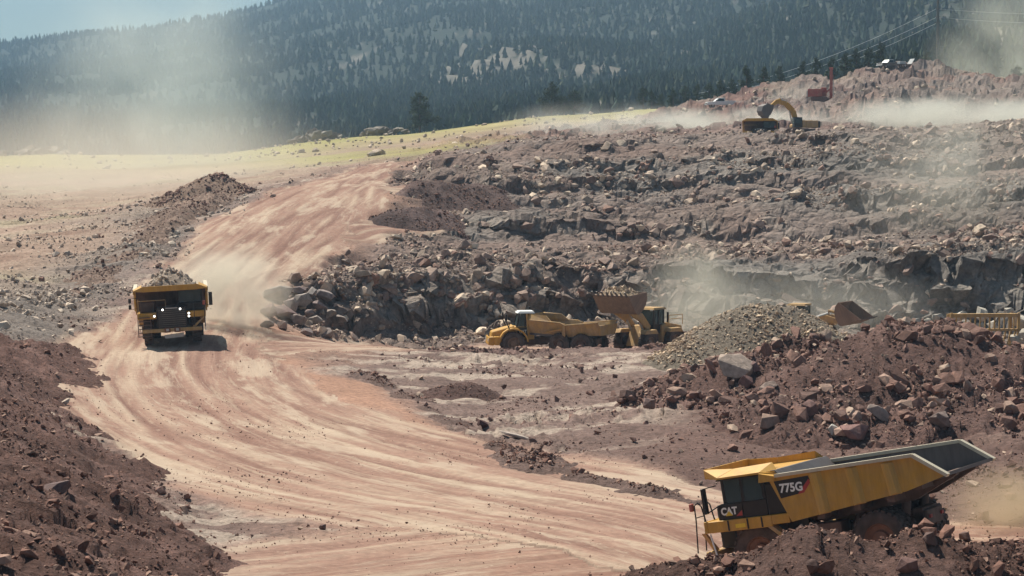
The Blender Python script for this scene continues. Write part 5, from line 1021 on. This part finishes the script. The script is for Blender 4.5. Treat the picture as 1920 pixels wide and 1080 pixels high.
# ------------------------------------------------------------------ excavator on the crest
def excavator():
    T = empty('excavator')                     # x forward along the boom
    for sd in (-1, 1):
        tr = MB(); tr.prism_y([(-2.4, .25), (-2.1, 0), (2.1, 0), (2.4, .25), (2.4, .75), (2.1, 1.0), (-2.1, 1.0), (-2.4, .75)], sd * 1.1, sd * 1.75); tr.build('track', 'dark_steel', T, bevel=.03)
    MB().box(-1.2, 1.2, -1.1, 1.1, .5, 1.1).build('carbody', 'dark_steel', T)
    MB().prism_y([(-2.7, 1.25), (1.4, 1.25), (1.4, 1.7), (.4, 2.5), (-2.3, 2.6), (-2.9, 2.3), (-2.95, 1.6)], -1.6, .35).build('engine_house', 'yellow_dusty', T, bevel=.05); MB().box(-2.9, .2, .351, 1.6, 1.25, 2.5).build('engine_house', 'yellow_dusty', T, bevel=.05)
    MB().box(-3.4, -2.91, -1.5, 1.5, 1.2, 2.4).build('counterweight', 'black', T, bevel=.08)
    MB().box(.25, 1.85, .6, 1.6, 1.26, 3.1).build('cab', 'black', T, bevel=.06); MB().box(1.851, 1.87, .68, 1.52, 1.9, 3.0).build('windshield', 'glass', T); MB().box(.4, 1.7, 1.601, 1.615, 2.0, 2.95).build('side_window', 'glass', T)
    def beam(pts, w, name, mat):
        b = MB()
        for (a, ha), (c, hc) in zip(pts[:-1], pts[1:]):
            a, c = Vector((a[0], 0, a[1])), Vector((c[0], 0, c[1])); n_ = Vector((-(c - a).z, 0, (c - a).x)).normalized()
            b.hexa([tuple(a - n_ * ha + Vector((0, -w, 0))), tuple(c - n_ * hc + Vector((0, -w, 0))), tuple(c - n_ * hc + Vector((0, w, 0))), tuple(a - n_ * ha + Vector((0, w, 0))), tuple(a + n_ * ha + Vector((0, -w, 0))), tuple(c + n_ * hc + Vector((0, -w, 0))), tuple(c + n_ * hc + Vector((0, w, 0))), tuple(a + n_ * ha + Vector((0, w, 0)))])
        return b.build(name, mat, T)
    beam([((.6, 1.9), .3), ((1.5, 4.3), .45), ((2.9, 5.6), .42), ((4.6, 5.9), .25)], .3, 'boom', 'yellow')
    beam([((3.9, 6.3), .25), ((4.7, 5.9), .38), ((6.0, 5.0), .2)], .24, 'stick', 'yellow')
    MB().tube([(1.6, .0, 1.9), (2.2, 0, 4.6)], .13, 8).build('boom_cylinder', 'silver', T); MB().tube([(2.3, 0, 5.7), (3.9, 0, 6.4)], .12, 8).build('stick_cylinder', 'silver', T)
    K = empty('bucket', (6.0, 0, 4.95), T); 
    prof = [(-.3, .3), (1.0, .55), (1.9, .1), (2.1, -.8), (1.7, -1.6)]
    sh = MB()
    for a, b in zip(prof[:-1], prof[1:]):
        dx, dz = b[0] - a[0], b[1] - a[1]; l = math.hypot(dx, dz); nx, nz = dz / l * .06, -dx / l * .06; sh.prism_y([a, b, (b[0] + nx, b[1] + nz), (a[0] + nx, a[1] + nz)], -1.1, 1.1)
    sh.build('bucket_shell', 'worn_steel', K)
    for sd in (-1, 1): MB().prism_y(prof + [(.4, -1.5), (-.1, -.6)], sd * 1.1, sd * 1.16).build('bucket_cheek', 'worn_steel', K)
    for k in range(5): MB().hexa([(.5, -1.0 + k * .5 - .1, -1.5), (1.5, -1.0 + k * .5 - .1, -1.6), (1.5, -1.0 + k * .5 + .1, -1.6), (.5, -1.0 + k * .5 + .1, -1.5), (.75, -1.0 + k * .5 - .05, -2.1), (1.1, -1.0 + k * .5 - .05, -2.1), (1.1, -1.0 + k * .5 + .05, -2.1), (.75, -1.0 + k * .5 + .05, -2.1)]).build('tooth', 'worn_steel', K)
    return T
EX = excavator(); pe = U(1500, 252, 336); EX.matrix_world = Matrix.Translation((pe[0], pe[1], pe[2])) @ Euler((0, 0, R(197)), 'XYZ').to_matrix().to_4x4() @ Matrix.Scale(.86, 4)
tag(EX, 'yellow excavator with raised grey bucket on the quarry crest', 'excavator')

# ------------------------------------------------------------------ red drill rig
def drill_rig():
    T = empty('drill_rig')
    for sd in (-1, 1): MB().prism_y([(-1.6, .2), (-1.4, 0), (1.4, 0), (1.6, .2), (1.6, .6), (1.4, .8), (-1.4, .8), (-1.6, .6)], sd * .8, sd * 1.2).build('track', 'dark_steel', T, bevel=.03)
    MB().box(-2.2, .6, -1.1, 1.1, .85, 2.3).build('power_pack', 'red_dusty', T, bevel=.05); MB().box(-2.4, -2.21, -1.0, 1.0, .9, 2.0).build('rear_door', 'silver', T, bevel=.03)
    MB().box(.3, 1.4, .1, 1.1, .9, 2.6).build('cab', 'red_dusty', T, bevel=.05); MB().box(1.401, 1.415, .2, 1.0, 1.6, 2.5).build('windshield', 'glass', T)
    MB().hexa([(1.0, -.5, 1.2), (2.2, -.4, 2.2), (2.2, -.1, 2.2), (1.0, -.1, 1.2), (.9, -.5, 1.6), (2.2, -.4, 2.5), (2.2, -.1, 2.5), (.9, -.1, 1.6)]).build('boom', 'red_dusty', T)
    ms = MB(); ms.box(1.95, 2.5, -.5, -.38, .1, 6.0); ms.box(1.95, 2.5, -.12, 0, .1, 6.0)
    for k in range(11): ms.box(1.97, 2.03, -.379, -.121, .4 + k * .5, .5 + k * .5)
    ms.build('mast', 'red_dusty', T); MB().box(2.51, 2.8, -.42, -.08, 4.2, 5.0).build('rock_drill', 'dark_steel', T, bevel=.03); MB().tube([(2.65, -.25, .0), (2.65, -.25, 4.2)], .06, 6).build('drill_rod', 'silver', T)
    MB().box(1.85, 2.6, -.6, .1, 6.001, 6.4).build('mast_head', 'red_dusty', T, bevel=.03)
    return T
DR = drill_rig(); pd = hit(1536, 190, 380); DR.matrix_world = Matrix.Translation((pd[0], pd[1], pd[2] - .1)) @ Euler((0, 0, R(-8)), 'XYZ').to_matrix().to_4x4() @ Matrix.Scale(.95, 4)
tag(DR, 'red drill rig with upright mast on the rock above the excavator', 'drill rig')

# ------------------------------------------------------------------ pickups
def pickup(mat):
    T = empty('pickup_truck')
    for x in (1.75, -1.75):
        for sd in (-1, 1): wheel(T, x, sd * .8, .40, .26, sd, 'silver')
    MB().prism_y([(2.85, .5), (2.9, .85), (2.8, 1.05), (1.3, 1.2), (-2.75, 1.2), (-2.85, 1.1), (-2.85, .5)], -.95, .95).build('body', mat, T, bevel=.06)
    MB().hexa([(-.75, -.9, 1.2), (1.35, -.9, 1.2), (1.35, .9, 1.2), (-.75, .9, 1.2), (-.6, -.72, 1.88), (.55, -.72, 1.88), (.55, .72, 1.88), (-.6, .72, 1.88)]).build('cabin', mat, T, bevel=.04)
    for sd in (-1, 1):
        MB().hexa([(-.55, sd * .895, 1.25), (1.1, sd * .895, 1.25), (1.1, sd * .905, 1.25), (-.55, sd * .905, 1.25), (-.48, sd * .765, 1.78), (.6, sd * .765, 1.78), (.6, sd * .775, 1.78), (-.48, sd * .775, 1.78)]).build('side_window', 'glass', T)
        MB().box(-2.75, -.8, sd * .80, sd * .94, 1.201, 1.35).build('bed_rail', mat, T); MB().box(2.84, 2.9, sd * .72 - .16, sd * .72 + .16, .82, 1.0).build('headlight', 'lamp_glass', T); MB().box(1.05, 1.25, sd * .97, sd * 1.2, 1.25, 1.42).build('mirror', 'charcoal', T)
    MB().hexa([(1.28, -.78, 1.23), (1.30, -.78, 1.23), (1.30, .78, 1.23), (1.28, .78, 1.23), (.56, -.66, 1.84), (.60, -.66, 1.84), (.60, .66, 1.84), (.56, .66, 1.84)]).build('windshield', 'glass', T)
    MB().box(2.86, 2.98, -.95, .95, .45, .68).build('bumper', 'silver', T, bevel=.03); MB().box(2.88, 2.92, -.5, .5, .72, .95).build('grille', 'charcoal', T); MB().box(-2.95, -2.86, -.95, .95, .45, .65).build('bumper', 'silver', T, bevel=.03)
    return T
P1 = pickup('white'); q = hit(1351, 202, 400); P1.matrix_world = Matrix.Translation((q[0], q[1], q[2])) @ Euler((0, 0, R(190)), 'XYZ').to_matrix().to_4x4()
tag(P1, 'white pickup parked in the dust left of the excavator', 'pickup', 'pickups above the quarry')
P2 = pickup('charcoal'); q = hit(1667, 129.5, 430); P2.matrix_world = Matrix.Translation((q[0], q[1], q[2])) @ Euler((0, 0, R(215)), 'XYZ').to_matrix().to_4x4()
tag(P2, 'dark pickup parked on top of the rocky rise', 'pickup', 'pickups above the quarry')
for c in P2.children:
    if c.name.startswith('cabin') : c.data.materials[0] = MATS['silver']
def trailer():
    T = empty('equipment_trailer'); MB().box(-1.8, 1.8, -.9, .9, .55, .75).build('deck', 'charcoal', T)
    MB().hexa([(-1.8, -.9, .76), (-1.7, -.9, .76), (-1.7, .9, .76), (-1.8, .9, .76), (-2.6, -.9, 1.9), (-2.5, -.9, 1.9), (-2.5, .9, 1.9), (-2.6, .9, 1.9)]).build('ramp', 'silver', T)
    MB().hexa([(1.8, -.1, .6), (3.2, -.05, .5), (3.2, .05, .5), (1.8, .1, .6), (1.8, -.1, .72), (3.2, -.05, .58), (3.2, .05, .58), (1.8, .1, .72)]).build('drawbar', 'charcoal', T); MB().box(-.6, .8, -.6, .6, .751, 1.3).build('tool_chest', 'silver', T, bevel=.03)
    for sd in (-1, 1): wheel(T, -.2, sd * 1.0, .38, .22, sd, 'silver')
    return T
TR = trailer(); q = hit(1691, 127, 430); TR.matrix_world = Matrix.Translation((q[0], q[1], q[2])) @ Euler((0, 0, R(200)), 'XYZ').to_matrix().to_4x4()
tag(TR, 'small trailer with raised ramp behind the dark pickup', 'trailer')

# ------------------------------------------------------------------ yellow steel screen (grizzly) leaning among the boulders
def steel_screen():
    T = empty('steel_screen'); W = 2.75
    for sd in (-1, 1): MB().box(-.1, .1, sd * W - .1, sd * W + .1, 0, 3.2).build('post', 'yellow_dusty', T); MB().box(-1.4, -1.25, sd * (W - .25) - .08, sd * (W - .25) + .08, 0, 3.0).build('post', 'yellow_dusty', T)
    MB().box(-.12, .12, -W, W, 2.85, 3.15).build('top_beam', 'yellow_dusty', T); MB().box(-1.42, -1.23, -W, W, 2.7, 2.95).build('top_beam', 'yellow_dusty', T); MB().box(-.1, .1, -W, W, 1.75, 1.92).build('cross_beam', 'yellow_dusty', T); MB().box(-.1, .1, -W, W, .5, .7).build('cross_beam', 'yellow_dusty', T)
    for k in range(13):
        y = -W + .4 + k * (2 * W - .8) / 12; MB().box(-.05, .05, y - .05, y + .05, 1.921, 2.849).build('bar', 'yellow_dusty', T); MB().hexa([(-.06, y - .1, .701), (.04, y - .1, .701), (.04, y, .701), (-.06, y, .701), (-.06, y + .12, 1.749), (.04, y + .12, 1.749), (.04, y + .22, 1.749), (-.06, y + .22, 1.749)]).build('bar', 'yellow_dusty', T)
    return T
SS = steel_screen(); q = U(1845, 655, 157); SS.matrix_world = Matrix.Translation((q[0], q[1], U(1845, 581, 157)[2] - 3.15)) @ Euler((0, R(4), R(-86)), 'XYZ').to_matrix().to_4x4() @ Matrix.Scale(.92, 4)
tag(SS, 'dusty yellow steel screen frame standing behind the red rubble pile', 'steel frame')
# ------------------------------------------------------------------ vegetation
def foliage_mat():
    m = bpy.data.materials.new('needles'); nt, b, L = nodes_of(m)
    at = nt.nodes.new('ShaderNodeVertexColor'); at.layer_name = 'col'
    geo = nt.nodes.new('ShaderNodeNewGeometry'); n1 = nt.nodes.new('ShaderNodeTexNoise'); n1.inputs['Scale'].default_value = 0.35; L.new(geo.outputs['Position'], n1.inputs['Vector'])
    mr = nt.nodes.new('ShaderNodeMapRange'); mr.inputs[1].default_value = .3; mr.inputs[2].default_value = .7; mr.inputs[3].default_value = .7; mr.inputs[4].default_value = 1.3; L.new(n1.outputs['Fac'], mr.inputs[0])
    mx = nt.nodes.new('ShaderNodeVectorMath'); mx.operation = 'SCALE'; L.new(at.outputs['Color'], mx.inputs[0]); L.new(mr.outputs[0], mx.inputs['Scale']); L.new(mx.outputs[0], b.inputs['Base Color'])
    b.inputs['Roughness'].default_value = .8; b.inputs['Specular IOR Level'].default_value = .15; MATS['needles'] = m
foliage_mat()
# far forest: a conifer for every stem, five-sided ragged tiers, all one mass
def forest(count):
    r = np.random.default_rng(31)
    gap = sstep(-0.35, 0.1, fbm(XM / 55, YM / 80, 3, 801))
    w = (mw > .6) * (1 - .72 * rkm) * (YM > 760) * (0.25 + .75 * gap) * np.interp(YM, [700, 1200, 2000, 4000], [.5, .8, 1.0, 1.2]) * (np.abs(AZ2) < .35)[None, :] * (YM < 4050)
    w = (w + ((mw > .4) & (XM > 100) & (YM > 600) & (YM <= 760)) * .25 * (1 - .9 * rkm))
    p = w.ravel() / w.sum(); idx = r.choice(p.size, count, p=p); I, J = np.divmod(idx, NC2); I = np.clip(I, 0, len(LG2) - 2); J = np.clip(J, 0, NC2 - 2)
    y = np.exp(LG2[I] + r.random(count) * (LG2[1] - LG2[0])); x = (AZ2[J] + r.random(count) * (AZ2[1] - AZ2[0])) * y; z = gzm(x, y)
    h = r.uniform(5.5, 11.5, count) * np.interp(y, [700, 1400, 3000], [.75, .9, 1.15]); wd = h * r.uniform(.2, .38, count)
    base = np.array([.020, .034, .018]) * r.uniform(.6, 1.7, count)[:, None]; olive = r.random(count) < .25; base[olive] = np.array([.05, .06, .026]) * r.uniform(.7, 1.3, olive.sum())[:, None]
    k = 5; V = np.zeros((count, 3 * (k + 1), 3)); T1 = []
    for t, (zb, zt, wr) in enumerate(((.08, .55, 1.0), (.32, .8, .78), (.6, 1.0, .5))):
        V[:, t * (k + 1)] = np.stack([x + r.normal(0, .04, count) * h, y, z + zt * h], -1)
        for i in range(k):
            a = i * 6.283 / k + r.random(count) * .9 + t; rr = wd * wr * r.uniform(.6, 1.3, count)
            V[:, t * (k + 1) + 1 + i] = np.stack([x + rr * np.cos(a), y + rr * np.sin(a), z + (zb + r.normal(0, .05, count)) * h], -1)
            T1.append((t * (k + 1), t * (k + 1) + 1 + i, t * (k + 1) + 1 + (i + 1) % k))
    nv = 3 * (k + 1); T = (np.array(T1)[None] + (np.arange(count) * nv)[:, None, None]).reshape(-1, 3)
    c = np.repeat(np.c_[base, np.ones(count)], nv, 0)
    o = link_mesh('forest', np_mesh('forest', V.reshape(-1, 3), T, c, False), MATS['needles'])
    tag(o, 'dense dark conifer forest covering the far mountain', 'forest', kind='stuff')
forest(38000)
def pine(px, py, d, h, wid, label, seed, group=None, dens=1.0, bare=.15, tint=1.0):
    r = np.random.default_rng(seed); p = U(px, py, d); root = empty('pine_tree', tuple(p)); tag(root, label, 'tree', group)
    tb = MB(); lean = r.normal(0, .02, 2); tb.tube([(0, 0, -.8), (lean[0] * h * .3, 0, h * .3), (lean[0] * h * .6, lean[1] * h * .6, h * .65), (lean[0] * h, lean[1] * h, h * .97)], [.032 * h, .026 * h, .016 * h, .004 * h], 7)
    limbs = []
    for i in range(int(26 * dens) + 8):
        t = bare + (1 - bare) * (i + r.random()) / (int(26 * dens) + 8); L_ = wid * (1 - t) ** .5 * (.55 + .55 * r.random()) * (0.7 if t < bare + .1 else 1); a = r.random() * 6.283
        s0 = Vector((lean[0] * h * t, lean[1] * h * t, h * t)); e0 = s0 + Vector((math.cos(a) * L_, math.sin(a) * L_, L_ * r.uniform(-.12, .3))); limbs.append((s0, e0)); tb.tube([tuple(s0), tuple(e0)], [.009 * h * (1.1 - t), .002 * h], 4)
    tb.build('trunk', 'bark', root)
    V, T, C = [], [], []
    for s0, e0 in limbs:
        n = max(24, int(130 * (e0 - s0).length / wid))
        for _ in range(n):
            u = r.uniform(.25, 1.05); c0 = s0.lerp(e0, u) + Vector(r.normal(0, .055 * wid + .06, 3)) * Vector((1, 1, .7)).length / 1.7; s = h * r.uniform(.025, .055)
            q = [Vector(r.normal(0, 1, 3)).normalized() * s for _ in range(3)]; b = len(V); V += [c0 + q[0], c0 + q[1], c0 + q[2]]; T.append((b, b + 1, b + 2)); cc = np.array([.032, .046, .02]) * r.uniform(.6, 1.6) * tint; C += [np.append(cc, 1)] * 3
    me = np_mesh('crown', np.array([tuple(v) for v in V]), np.array(T), np.array(C), False); link_mesh('crown', me, MATS['needles'], root)
pine(787, 249, 600, 10.8, 6.2, 'lone bushy dark pine standing on the grass ridge', 1, dens=1.3)
pine(1034, 222, 600, 9.4, 5.2, 'broad dark pine at the top of the grass slope', 2, dens=1.2)
pine(1076, 214, 606, 6.6, 4.0, 'smaller hazy pine just right of the broad one', 3)
pine(1058, 216, 606, 5.2, 2.6, 'short bushy pine between the broad one and the smaller one', 14)
for k, (px, py, d, h, w_) in enumerate(sorted([(1206, 202, 590, 5.6, 2.8), (1222, 203, 592, 4.6, 2.0), (1262, 204, 570, 5.4, 2.2), (1284, 204, 565, 5.8, 2.2), (1240, 203, 600, 4.0, 2.0), (1308, 204, 560, 6.4, 2.4), (1330, 202, 545, 6.0, 2.4), (1352, 200, 540, 6.4, 2.4), (1372, 200, 540, 6.8, 2.2)])):
    pine(px, py, d, h, w_, ORDN[k] + ' dark pine from the left in the row left of the rocky rise', 40 + k, 'pines left of the rocky rise', .7)
for k, (px, py, d, h, w_) in enumerate([(1400, 172, 500, 6.0, 2.0), (1432, 168, 505, 5.2, 2.0), (1462, 162, 505, 4.6, 2.0), (1505, 160, 505, 5.5, 2.0), (1530, 165, 505, 7.0, 2.2), (1560, 160, 505, 6.2, 2.2), (1585, 156, 505, 6.8, 2.2), (1606, 152, 510, 7.4, 2.3), (1628, 146, 510, 7.0, 2.3), (1650, 142, 515, 7.8, 2.3), (1716, 138, 515, 5.2, 2.0), (1738, 136, 515, 5.0, 2.0)]):
    pine(px, py, d, h, w_, ORDN[k] + ' small pine from the left showing over the rocky rise', 60 + k, 'pines behind the rocky rise', .7)
for k, (px, py, d, h, w_, lb) in enumerate([(1905, 190, 500, 8.0, 3.6, 'dark scrubby pine at the right edge below the hillside'), (1885, 168, 520, 5.5, 2.6, 'smaller scrubby pine left of the right edge pine')]): pine(px, py, d, h, w_, lb, 80 + k, None, .9, .05)

# ------------------------------------------------------------------ power line
pb = U(1758, 98, 700); ptop = U(1758, -22, 700)
UP = empty('utility_pole', tuple(pb)); tag(UP, 'tall dark utility pole on the hillside at upper right', 'utility pole'); hh = ptop[2] - pb[2]
MB().tube([(0, 0, -2), (0, 0, hh)], [.5, .38], 10).build('pole', 'pole_wood', UP)
AT = [(17, 'upper'), (33, 'middle'), (44, 'lower')]
for yy, _n in AT:
    zz = U(1758, yy, 700)[2] - pb[2]; MB().box(-.9, .9, -.12, .12, zz + .12, zz + .36).build('crossarm', 'pole_wood', UP)
    for sd in (-1, 1): MB().tube([(sd * .8, 0, zz - .15), (sd * .8, 0, zz + .12)], .1, 6).build('insulator', 'silver', UP)
def wire(a, b, sag, label):
    P = [lerp(np.array(a), np.array(b), t) - np.array([0, 0, 4 * sag * t * (1 - t)]) for t in np.linspace(0, 1, 15)]
    o = MB().tube([tuple(p) for p in P], .075, 5).build('power_wire', 'wire'); tag(o, label, 'wire', 'wires of the power line')
for (yy, nm), ye in zip(AT, (178, 186, 198)): wire(U(1755, yy, 700), U(1290, ye, 860), 4.0, {'upper': 'highest of the three wires dropping left from the utility pole', 'middle': 'middle one of the three wires dropping left from the utility pole', 'lower': 'lowest of the three wires dropping left from the utility pole'}[nm])
for (yy, ye, nm) in ((17, 26, 'upper of the two wires running right from the utility pole'), (33, 44, 'lower of the two wires running right from the utility pole')): wire(U(1761, yy, 700), U(2100, ye, 690), .8, nm)
# ------------------------------------------------------------------ air: even haze, and the dust the machines raise
def volume_mat(name, col, dens, aniso=0.0):
    m = bpy.data.materials.new(name); m.use_nodes = True; nt = m.node_tree; nt.nodes.clear()
    out = nt.nodes.new('ShaderNodeOutputMaterial'); v = nt.nodes.new('ShaderNodeVolumePrincipled'); v.inputs['Color'].default_value = (*col, 1); v.inputs['Anisotropy'].default_value = aniso; v.inputs['Density'].default_value = dens
    nt.links.new(v.outputs[0], out.inputs['Volume']); return m, nt, v
hm, _, _ = volume_mat('haze_air', (0.48, 0.72, 0.98), 0.00016)
top = float(ZM.max()) + 60; bot = float(min(Z1.min(), CZ - 16)) - 3
hz = MB().box(-2600, 2600, -120, 4900, bot, top).build('haze', hm); tag(hz, 'thin blue haze filling the air over the quarry and mountain', 'haze', kind='stuff')
def dust(px, py, d, rx, ry, rz, dens, label, col=(.80, .74, .60), scale=.12, thr=(.32, .62), rot=(0, 0, 0), seed=0.0, hard=1.0, aniso=.25):
    m, nt, v = volume_mat('dust_air', col, 0, aniso); L = nt.links
    tc = nt.nodes.new('ShaderNodeTexCoord'); ln_ = nt.nodes.new('ShaderNodeVectorMath'); ln_.operation = 'LENGTH'; L.new(tc.outputs['Object'], ln_.inputs[0])
    fo = nt.nodes.new('ShaderNodeMapRange'); fo.interpolation_type = 'SMOOTHSTEP'; fo.inputs[1].default_value = 1.0; fo.inputs[2].default_value = 0.15; fo.inputs[3].default_value = 0; fo.inputs[4].default_value = 1; L.new(ln_.outputs['Value'], fo.inputs[0])
    geo = nt.nodes.new('ShaderNodeNewGeometry'); ad = nt.nodes.new('ShaderNodeVectorMath'); ad.operation = 'ADD'; ad.inputs[1].default_value = (seed * 13.1, seed * 7.7, seed * 3.3); L.new(geo.outputs['Position'], ad.inputs[0])
    n1 = nt.nodes.new('ShaderNodeTexNoise'); n1.inputs['Scale'].default_value = scale; n1.inputs['Detail'].default_value = 5; n1.inputs['Roughness'].default_value = .55; n1.inputs['Distortion'].default_value = .4; L.new(ad.outputs[0], n1.inputs['Vector'])
    nr = nt.nodes.new('ShaderNodeMapRange'); nr.interpolation_type = 'SMOOTHSTEP'; nr.inputs[1].default_value = thr[0]; nr.inputs[2].default_value = thr[1]; nr.inputs[3].default_value = .06; nr.inputs[4].default_value = 1; L.new(n1.outputs['Fac'], nr.inputs[0])
    m1 = nt.nodes.new('ShaderNodeMath'); m1.operation = 'MULTIPLY'; L.new(fo.outputs[0], m1.inputs[0]); L.new(nr.outputs[0], m1.inputs[1])
    m2 = nt.nodes.new('ShaderNodeMath'); m2.operation = 'MULTIPLY'; m2.inputs[1].default_value = dens; L.new(m1.outputs[0], m2.inputs[0]); L.new(m2.outputs[0], v.inputs['Density'])
    bm = bmesh.new(); bmesh.ops.create_icosphere(bm, subdivisions=3, radius=1.0); me = bpy.data.meshes.new('dust_cloud'); bm.to_mesh(me); bm.free()
    o = link_mesh('dust_cloud', me, m); o.location = U(px, py, d); o.scale = (rx, ry, rz); o.rotation_euler = rot; tag(o, label, 'dust', kind='stuff')
dust(424, 558, 169, 4.6, 9, 5.0, .5, 'tan dust trailing behind the loaded haul truck', (.90, .84, .72), .32, (.40, .64), rot=(0, 0, R(-25)), seed=1)
dust(300, 170, 470, 36, 40, 32, .024, 'tall pale dust plume drifting over the left field', (.82, .90, .90), .055, seed=2)
dust(150, 330, 330, 60, 70, 15, .018, 'low dust veil lying over the left field', (.90, .84, .74), .03, seed=3)
dust(1325, 236, 362, 30, 12, 3.9, .30, 'white dust around the excavator on the crest', (.93, .92, .84), .09, seed=4)
dust(1130, 240, 400, 24, 18, 6, .09, 'thin dust left of the excavator along the crest', (.92, .91, .84), .08, seed=5)
dust(1500, 178, 408, 9, 7, 3.0, .08, 'small dust puff at the foot of the drill rig', (.84, .80, .72), .15, seed=11)
dust(1800, 215, 352, 34, 14, 3.6, .24, 'pale dust rolling along the upper bench at right', (.92, .92, .84), .07, seed=6)
dust(1890, 110, 500, 22, 20, 22, .05, 'thin dust rising in front of the right hillside', (.90, .92, .86), .06, seed=7)
dust(1840, 350, 240, 20, 22, 17, .035, 'dust veil hanging over the right side of the quarry wall', (.90, .87, .78), .06, seed=8)
dust(1300, 560, 194, 6, 6, 6.5, .16, 'dust rising behind the loader with the raised bucket', (.90, .87, .76), .18, seed=9)
dust(1480, 575, 196, 20, 7, 5.0, .055, 'thin dust along the foot of the quarry wall', (.88, .85, .76), .1, seed=10)
dust(1910, 960, 82, 3.6, 4, 2.2, .45, 'tan dust hanging behind the near haul truck', (.80, .64, .44), .35, seed=12)
